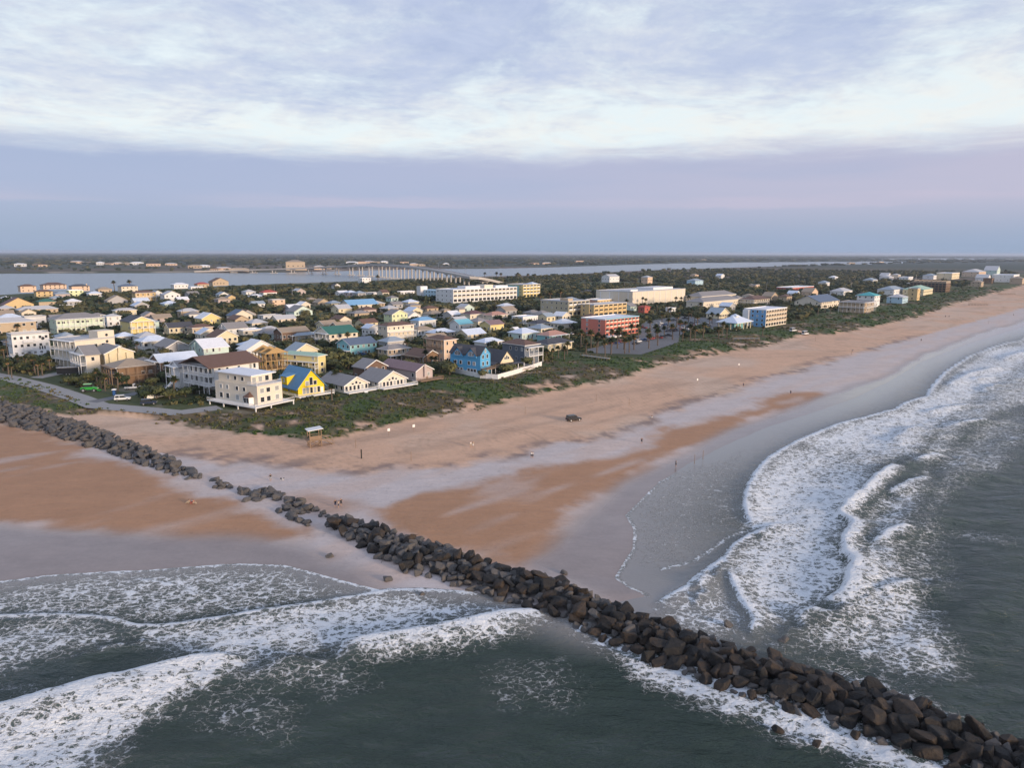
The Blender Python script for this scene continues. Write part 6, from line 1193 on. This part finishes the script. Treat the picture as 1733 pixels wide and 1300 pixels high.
x,y=PT['TOILET']; r=empty('portable_toilet',(x,y,3.5),rad(20),'blue portable toilet with white roof','toilet'); MB().box(-.6,.6,-.6,.6,0,2.1).build('cabin',PN,r); hip_roof(1.2,1.2,2.1,.3,.08).build('roof',M_TRIM,r,(-.6,-.6,0)); MB().box(-.4,.4,-.65,-.6,.1,1.9).build('door',paint('blue',(.03,.09,.25)),r)
cols=[PW,PS,PB,PN,PR,paint('blue',(.05,.12,.3))]; names=['white','silver','black','navy','red','blue']
lotc=[]
for row in range(3):
    for k_ in range(9):
        x_=98+row*9-k_*0+ (k_*3.1)*.72; y_=452+row*11+(k_*3.1)*.72
        if pin(x_,y_,LOT) and R.random()<.8 and all(math.hypot(x_-a[0],y_-a[1])>3.2 for a in CARS): lotc.append((x_,y_))
CARS=CARS[:22]+lotc+CARS[22:]; NL=22+len(lotc)
for i,(x,y) in enumerate(CARS):
    k=(i*5+i//3)%6; kd=('suv','sedan','sedan','pickup')[i%4]; where='in the palm lined car park' if i<NL and i not in (17,18) else 'parked between the houses'
    car(kd,'%s %s %s'%(names[k],{'suv':'SUV','sedan':'saloon car','pickup':'pickup'}[kd],where),(x,y,3.56),rad(46+(i%2)*90+R.uniform(-6,6)),cols[k],'cars '+where)
for i,(x,y) in enumerate(VANS): car('van','white van parked where the dune grass meets the sand',(x,y,gz_(x,y)+.02),rad(40),PW,'white vans at the beach access','van')
for i in range(0,len(WALKS),2):
    a,b=Vector(WALKS[i]),Vector(WALKS[i+1]); L=(b-a).length; r=empty('boardwalk',(a.x,a.y,gz_(a.x,a.y)),math.atan2((b-a).y,(b-a).x),['pale wooden boardwalk in the dune scrub before the coral hotel','wooden beach walkover on posts below the far dune','farthest wooden beach walkover on posts','short pale boardwalk in front of the pavilion'][i//2],'boardwalk')
    MB().box(0,L,-1.1,1.1,.9,1.05).build('deck',M_WOOD if i in (2,4) else M_CONC,r)
    for yy in (-1.05,1.05):
        mb=MB().box(0,L,yy-.05,yy+.05,1.95,2.05)
        for k in range(int(L/2.5)+1): mb.box(k*2.5-.06,k*2.5+.06,yy-.06,yy+.06,1.05,1.95)
        mb.build('railing',M_WOOD,r)
    pm=MB().box(-.12,.12,-.12,.12,-1.8,.9).mesh('post',M_WOOD)
    for k in range(int(L/3)+1):
        for yy in (-.9,.9): link('post',pm,r,(min(k*3+.2,L-.2),yy,0))
# ------------------------------------------------------------------ beach things
x,y=PT['LIFEGUARD']; gz_=lambda x,y: float(ground_z(np.array([x]),np.array([y]))[0])
z=gz_(x,y); r=empty('lifeguard_tower',(x,y,z),rad(30),'weathered wooden lifeguard tower with flat white roof','lifeguard tower')
for xx in (-1.5,1.5):
    for yy in (-1.2,1.2): MB().box(-.1,.1,-.1,.1,-.3,4.4).build('post',M_WOOD,r,(xx,yy,0))
MB().box(-2.2,1.9,-1.6,1.6,1.75,1.95).build('platform',M_WOOD,r); MB().prism([(-2.0,4.45),(2.0,4.75),(2.0,4.9),(-2.0,4.6)],'y',-1.7,1.7).build('roof',M_TRIM,r)
MB().box(-1.4,1.4,-1.25,-1.15,1.95,2.95).build('front_panel',M_WOOD,r)
for a_ in range(4):
    q=[((-1.5,-1.2),(1.5,-1.2)),((1.5,-1.2),(1.5,1.2)),((1.5,1.2),(-1.5,1.2)),((-1.5,1.2),(-1.5,-1.2))][a_]; MB().tube((*q[0],.1),(*q[1],1.7),.07,.07,5).build('brace',M_WOOD,r); MB().tube((*q[1],.1),(*q[0],1.7),.07,.07,5).build('brace',M_WOOD,r)
    MB().tube((*q[0],2.9),(*q[1],2.9),.06,.06,5).build('rail',M_WOOD,r)
rp=MB().prism([(1.9,1.8),(5.2,-.1),(5.2,-.3),(1.9,1.6)],'y',-.6,.6).build('ramp',M_WOOD,r)
for yy in (-.6,.6): MB().tube((1.9,yy,2.8),(5.0,yy,.9),.05,.05,5).tube((3.4,yy,.6),(3.4,yy,1.85),.05,.05,5).tube((5.0,yy,-.2),(5.0,yy,.9),.05,.05,5).build('ramp_rail',M_WOOD,rp)
MS=mat('sign_white',(.75,.73,.70),.6)
for i,(x,y) in enumerate(POSTS):
    z=max(gz_(x,y),0); k=i%3
    if i==0: tag(MB().box(-.14,.14,-.14,.14,-.3,2.3).build('marker_post',mat('dark_post',(.04,.035,.03),.8),None,(x,y,z)),'dark squat wooden post in the sand near the lifeguard tower','post')
    elif i in (3,4,7,8): 
        r=empty('beach_sign',(x,y,z),rad(40),'small white notice board on a post along the beach','sign','white beach notice boards'); MB().tube((0,0,-.3),(0,0,2.0),.05,.05,6).build('post',M_WOOD,r); MB().box(-.4,.4,-.09,-.055,1.2,2.0).build('board',MS,r)
    else: tag(MB().tube((0,0,-.3),(0,0,2.4),.07,.06,6).build('marker_post',M_WOOD,None,(x,y,z)),'thin weathered stake standing on the open beach','post','thin stakes along the beach')
for i,(x,y) in enumerate(POLES):
    far=math.hypot(x,y)>700
    r=empty('utility_pole',(x,y,3.4),R.uniform(0,3),'tall far utility pole rising from the oaks' if far else 'wooden utility pole rising between the houses','utility pole','far utility poles' if far else 'utility poles between the houses'); MB().tube((0,0,0),(0,0,11.5),.17,.12,7).build('pole',M_BARK if not far else M_METAL,r); MB().box(-1.1,1.1,-.07,.07,10.6,10.8).build('crossarm',M_WOOD,r)
def fence(pts,label,m,h=1.8,seg=2.4):
    p0=Vector((*pts[0],0)); r=empty('fence',(pts[0][0],pts[0][1],3.4),0,label,'fence')
    for a,b in zip(pts[:-1],pts[1:]):
        a,b=Vector((*a,0))-p0,Vector((*b,0))-p0; n=max(1,round((b-a).length/seg)); an=math.atan2((b-a).y,(b-a).x); L=(b-a).length/n
        pm=MB().box(.06,L-.06,-.03,.03,.08,h).mesh('panel',m); po=MB().box(-.08,.08,-.08,.08,-.6,h+.12).mesh('post',m)
        for i in range(n): q=a+(b-a)*i/n; link('panel',pm,r,tuple(q),an); link('post',po,r,tuple(q),an)
fence(FENCE_B,'long white panel fence around the bright blue house',M_TRIM,2.0); fence(FENCE_W,'short white fence beside the house on stilts',M_TRIM,1.7)
# ------------------------------------------------------------------ people and dog
def skin_figure(edges,rads,name):
    me=bpy.data.meshes.new(name); V=[v for v,_ in rads]; me.from_pydata(V,edges,[]); o=bpy.data.objects.new(name,me); C.objects.link(o)
    md=o.modifiers.new('s','SKIN'); sk=me.skin_vertices[0].data
    for i,(_,r_) in enumerate(rads): sk[i].radius=(r_,r_) if not isinstance(r_,tuple) else r_
    sk[0].use_root=True; o.modifiers.new('d','SUBSURF').levels=1; o.modifiers['d'].render_levels=1
    dg=bpy.context.evaluated_depsgraph_get(); dg.update(); m2=bpy.data.meshes.new_from_object(o.evaluated_get(dg)); bpy.data.objects.remove(o); m2.name=name; return m2
def body(pose):
    st=.16 if pose=='walk' else .05; ar=.18 if pose=='walk' else .05
    if pose=='sit':
        J=[((0,0,.22),.15),((0,.03,.5),.15),((0,.02,.68),.16),((0,0,.80),.06),((0,-.02,.93),(.095,.11)),((.12,-.05,.2),.09),((.14,-.45,.35),.065),((.14,-.7,.05),.05),((-.12,-.05,.2),.09),((-.14,-.45,.35),.065),((-.14,-.7,.05),.05),((.2,.02,.68),.06),((.26,-.2,.5),.045),((.2,-.42,.4),.035),((-.2,.02,.68),.06),((-.26,-.2,.5),.045),((-.2,-.42,.4),.035)]
    else:
        J=[((0,0,.95),.15),((0,0,1.2),.15),((0,0,1.40),.17),((0,0,1.52),.06),((0,-.02,1.66),(.095,.115)),((.10,0,.85),.10),((.11,-st,.48),.07),((.11,st*.6,.05),.05),((-.10,0,.85),.10),((-.11,st,.48),.07),((-.11,-st*.9,.05),.05),((.21,0,1.40),.065),((.27,-ar,1.13),.048),((.26,-ar*2,.88),.038),((-.21,0,1.40),.065),((-.27,ar,1.13),.048),((-.26,ar*1.2,.88),.038)]
    E_=[(0,1),(1,2),(2,3),(3,4),(0,5),(5,6),(6,7),(0,8),(8,9),(9,10),(2,11),(11,12),(12,13),(2,14),(14,15),(15,16)]
    return skin_figure(E_,J,'person')
BODY={k:body(k) for k in ('walk','stand','sit')}
SKIN=mat('skin',(.45,.28,.2),.6); HAIR=mat('hair',(.03,.02,.015),.7)
CL={n:mat('cloth_'+n,c,.85) for n,c in dict(black=(.015,.015,.018),white=(.75,.73,.7),navy=(.03,.05,.12),red=(.4,.08,.06),grey=(.3,.3,.3),blue=(.05,.13,.32),tan=(.45,.36,.26)).items()}
def person(x,y,pose,top,bottom,label,rz,group=None):
    me=BODY[pose].copy(); me.materials.clear()
    for m_ in (SKIN,CL[top],CL[bottom],HAIR): me.materials.append(m_)
    hi=max(v.co.z for v in me.vertices)
    for p in me.polygons:
        c=p.center
        if c.z>hi-.10 or (c.z>hi-.2 and c.y>.02): k=3
        elif c.z>hi-.30: k=0
        elif pose=='sit': k=1 if c.z>.4 and c.y>-.15 else 2
        else: k=1 if c.z>.98 else 2 if c.z>.5 else 0
        if pose!='sit' and abs(c.x)>.22 and c.z<1.15: k=0
        p.material_index=k; p.use_smooth=True
    z=max(gz_(x,y),-.03); o=link('person',me,None,(x,y,z),rz); return tag(o,label,'person',group)
PP=[('stand','black','navy','person in dark top and long navy skirt beside two others'),('stand','tan','black','person in tan top standing close beside the navy skirt'),('walk','black','black','person all in black walking behind the pair'),('walk','black','grey','person in black walking a dog on pale sand'),('stand','white','black','person in white shirt at the edge of pale sand'),('stand','white','black','person in white shirt at the edge of pale sand'),('walk','black','black','person in black walking on brown wet sand'),('stand','grey','black','person wading in the shallow water film'),('walk','black','navy','dark clothed walker on the far brown sand strip'),('walk','navy','black','dark clothed walker on pale sand farther along the beach'),('stand','tan','white','pale clothed pair member near the dark wrack line'),('stand','white','tan','light clothed pair member near the dark wrack line'),('sit','tan','tan','bare shouldered person sitting on brown sand by the jetty'),('sit','white','red','person with white top sitting on brown sand by the jetty'),('sit','red','tan','person with red top sitting on brown sand by the jetty'),('walk','black','black','tiny far walker near the waterline'),('stand','grey','grey','tiny far walker near the dune edge'),('walk','black','navy','one of two tiny far walkers side by side'),('walk','black','navy','one of two tiny far walkers side by side'),('walk','black','black','tiny walker at the far water edge'),('sit','black','white','person lying low on pale sand with white cloth')]
for i,((x,y),p) in enumerate(zip(PEOPLE,PP)):
    grp={4:'pair in white shirts',5:'pair in white shirts',17:'two far walkers',18:'two far walkers'}.get(i); person(x,y,p[0],p[1],p[2],p[3],R.uniform(0,6.28),grp)
DJ=[((0,0,.42),.12),((0,-.3,.45),.13),((0,-.45,.55),.08),((0,-.58,.62),.085),((0,-.72,.58),.045),((0,.3,.43),.11),((0,.48,.55),.03),((.09,-.3,.28),.05),((.09,-.32,.02),.03),((-.09,-.3,.28),.05),((-.09,-.28,.02),.03),((.09,.3,.28),.06),((.09,.38,.15),.035),((.09,.34,.02),.03),((-.09,.3,.28),.06),((-.09,.4,.15),.035),((-.09,.36,.02),.03)]
DE=[(0,1),(1,2),(2,3),(3,4),(0,5),(5,6),(1,7),(7,8),(1,9),(9,10),(5,11),(11,12),(12,13),(5,14),(14,15),(15,16)]
dm=skin_figure(DE,DJ,'dog'); dm.materials.append(mat('dog_black',(.02,.02,.02),.8)); dm.materials.append(mat('dog_white',(.7,.68,.65),.8))
for p in dm.polygons: p.material_index=1 if (-.42<p.center.y<-.2 or p.center.z<.2) else 0
x,y=PEOPLE[3]; x+=2.4; y+=.4; tag(link('dog',dm,None,(x,y,max(gz_(x,y),0)),rad(70)),'black and white dog trotting beside the walker in black','dog')
# ------------------------------------------------------------------ haze
hz=MB().box(-47000,47000,-1500,47000,-6,64).build('haze',[]); hz.data.materials.clear(); tag(hz,'thin blue morning haze over sea and land','haze',kind='stuff')
m=bpy.data.materials.new('haze_air'); m.use_nodes=True; t=NT(m.node_tree); t.n.clear(); pv=t.new('ShaderNodeVolumePrincipled'); pv.inputs['Color'].default_value=(.72,.82,1,1); pv.inputs['Density'].default_value=6e-5; pv.inputs['Anisotropy'].default_value=.1
ou=t.new('ShaderNodeOutputMaterial'); t.l.new(pv.outputs[0],ou.inputs['Volume']); hz.data.materials.append(m)
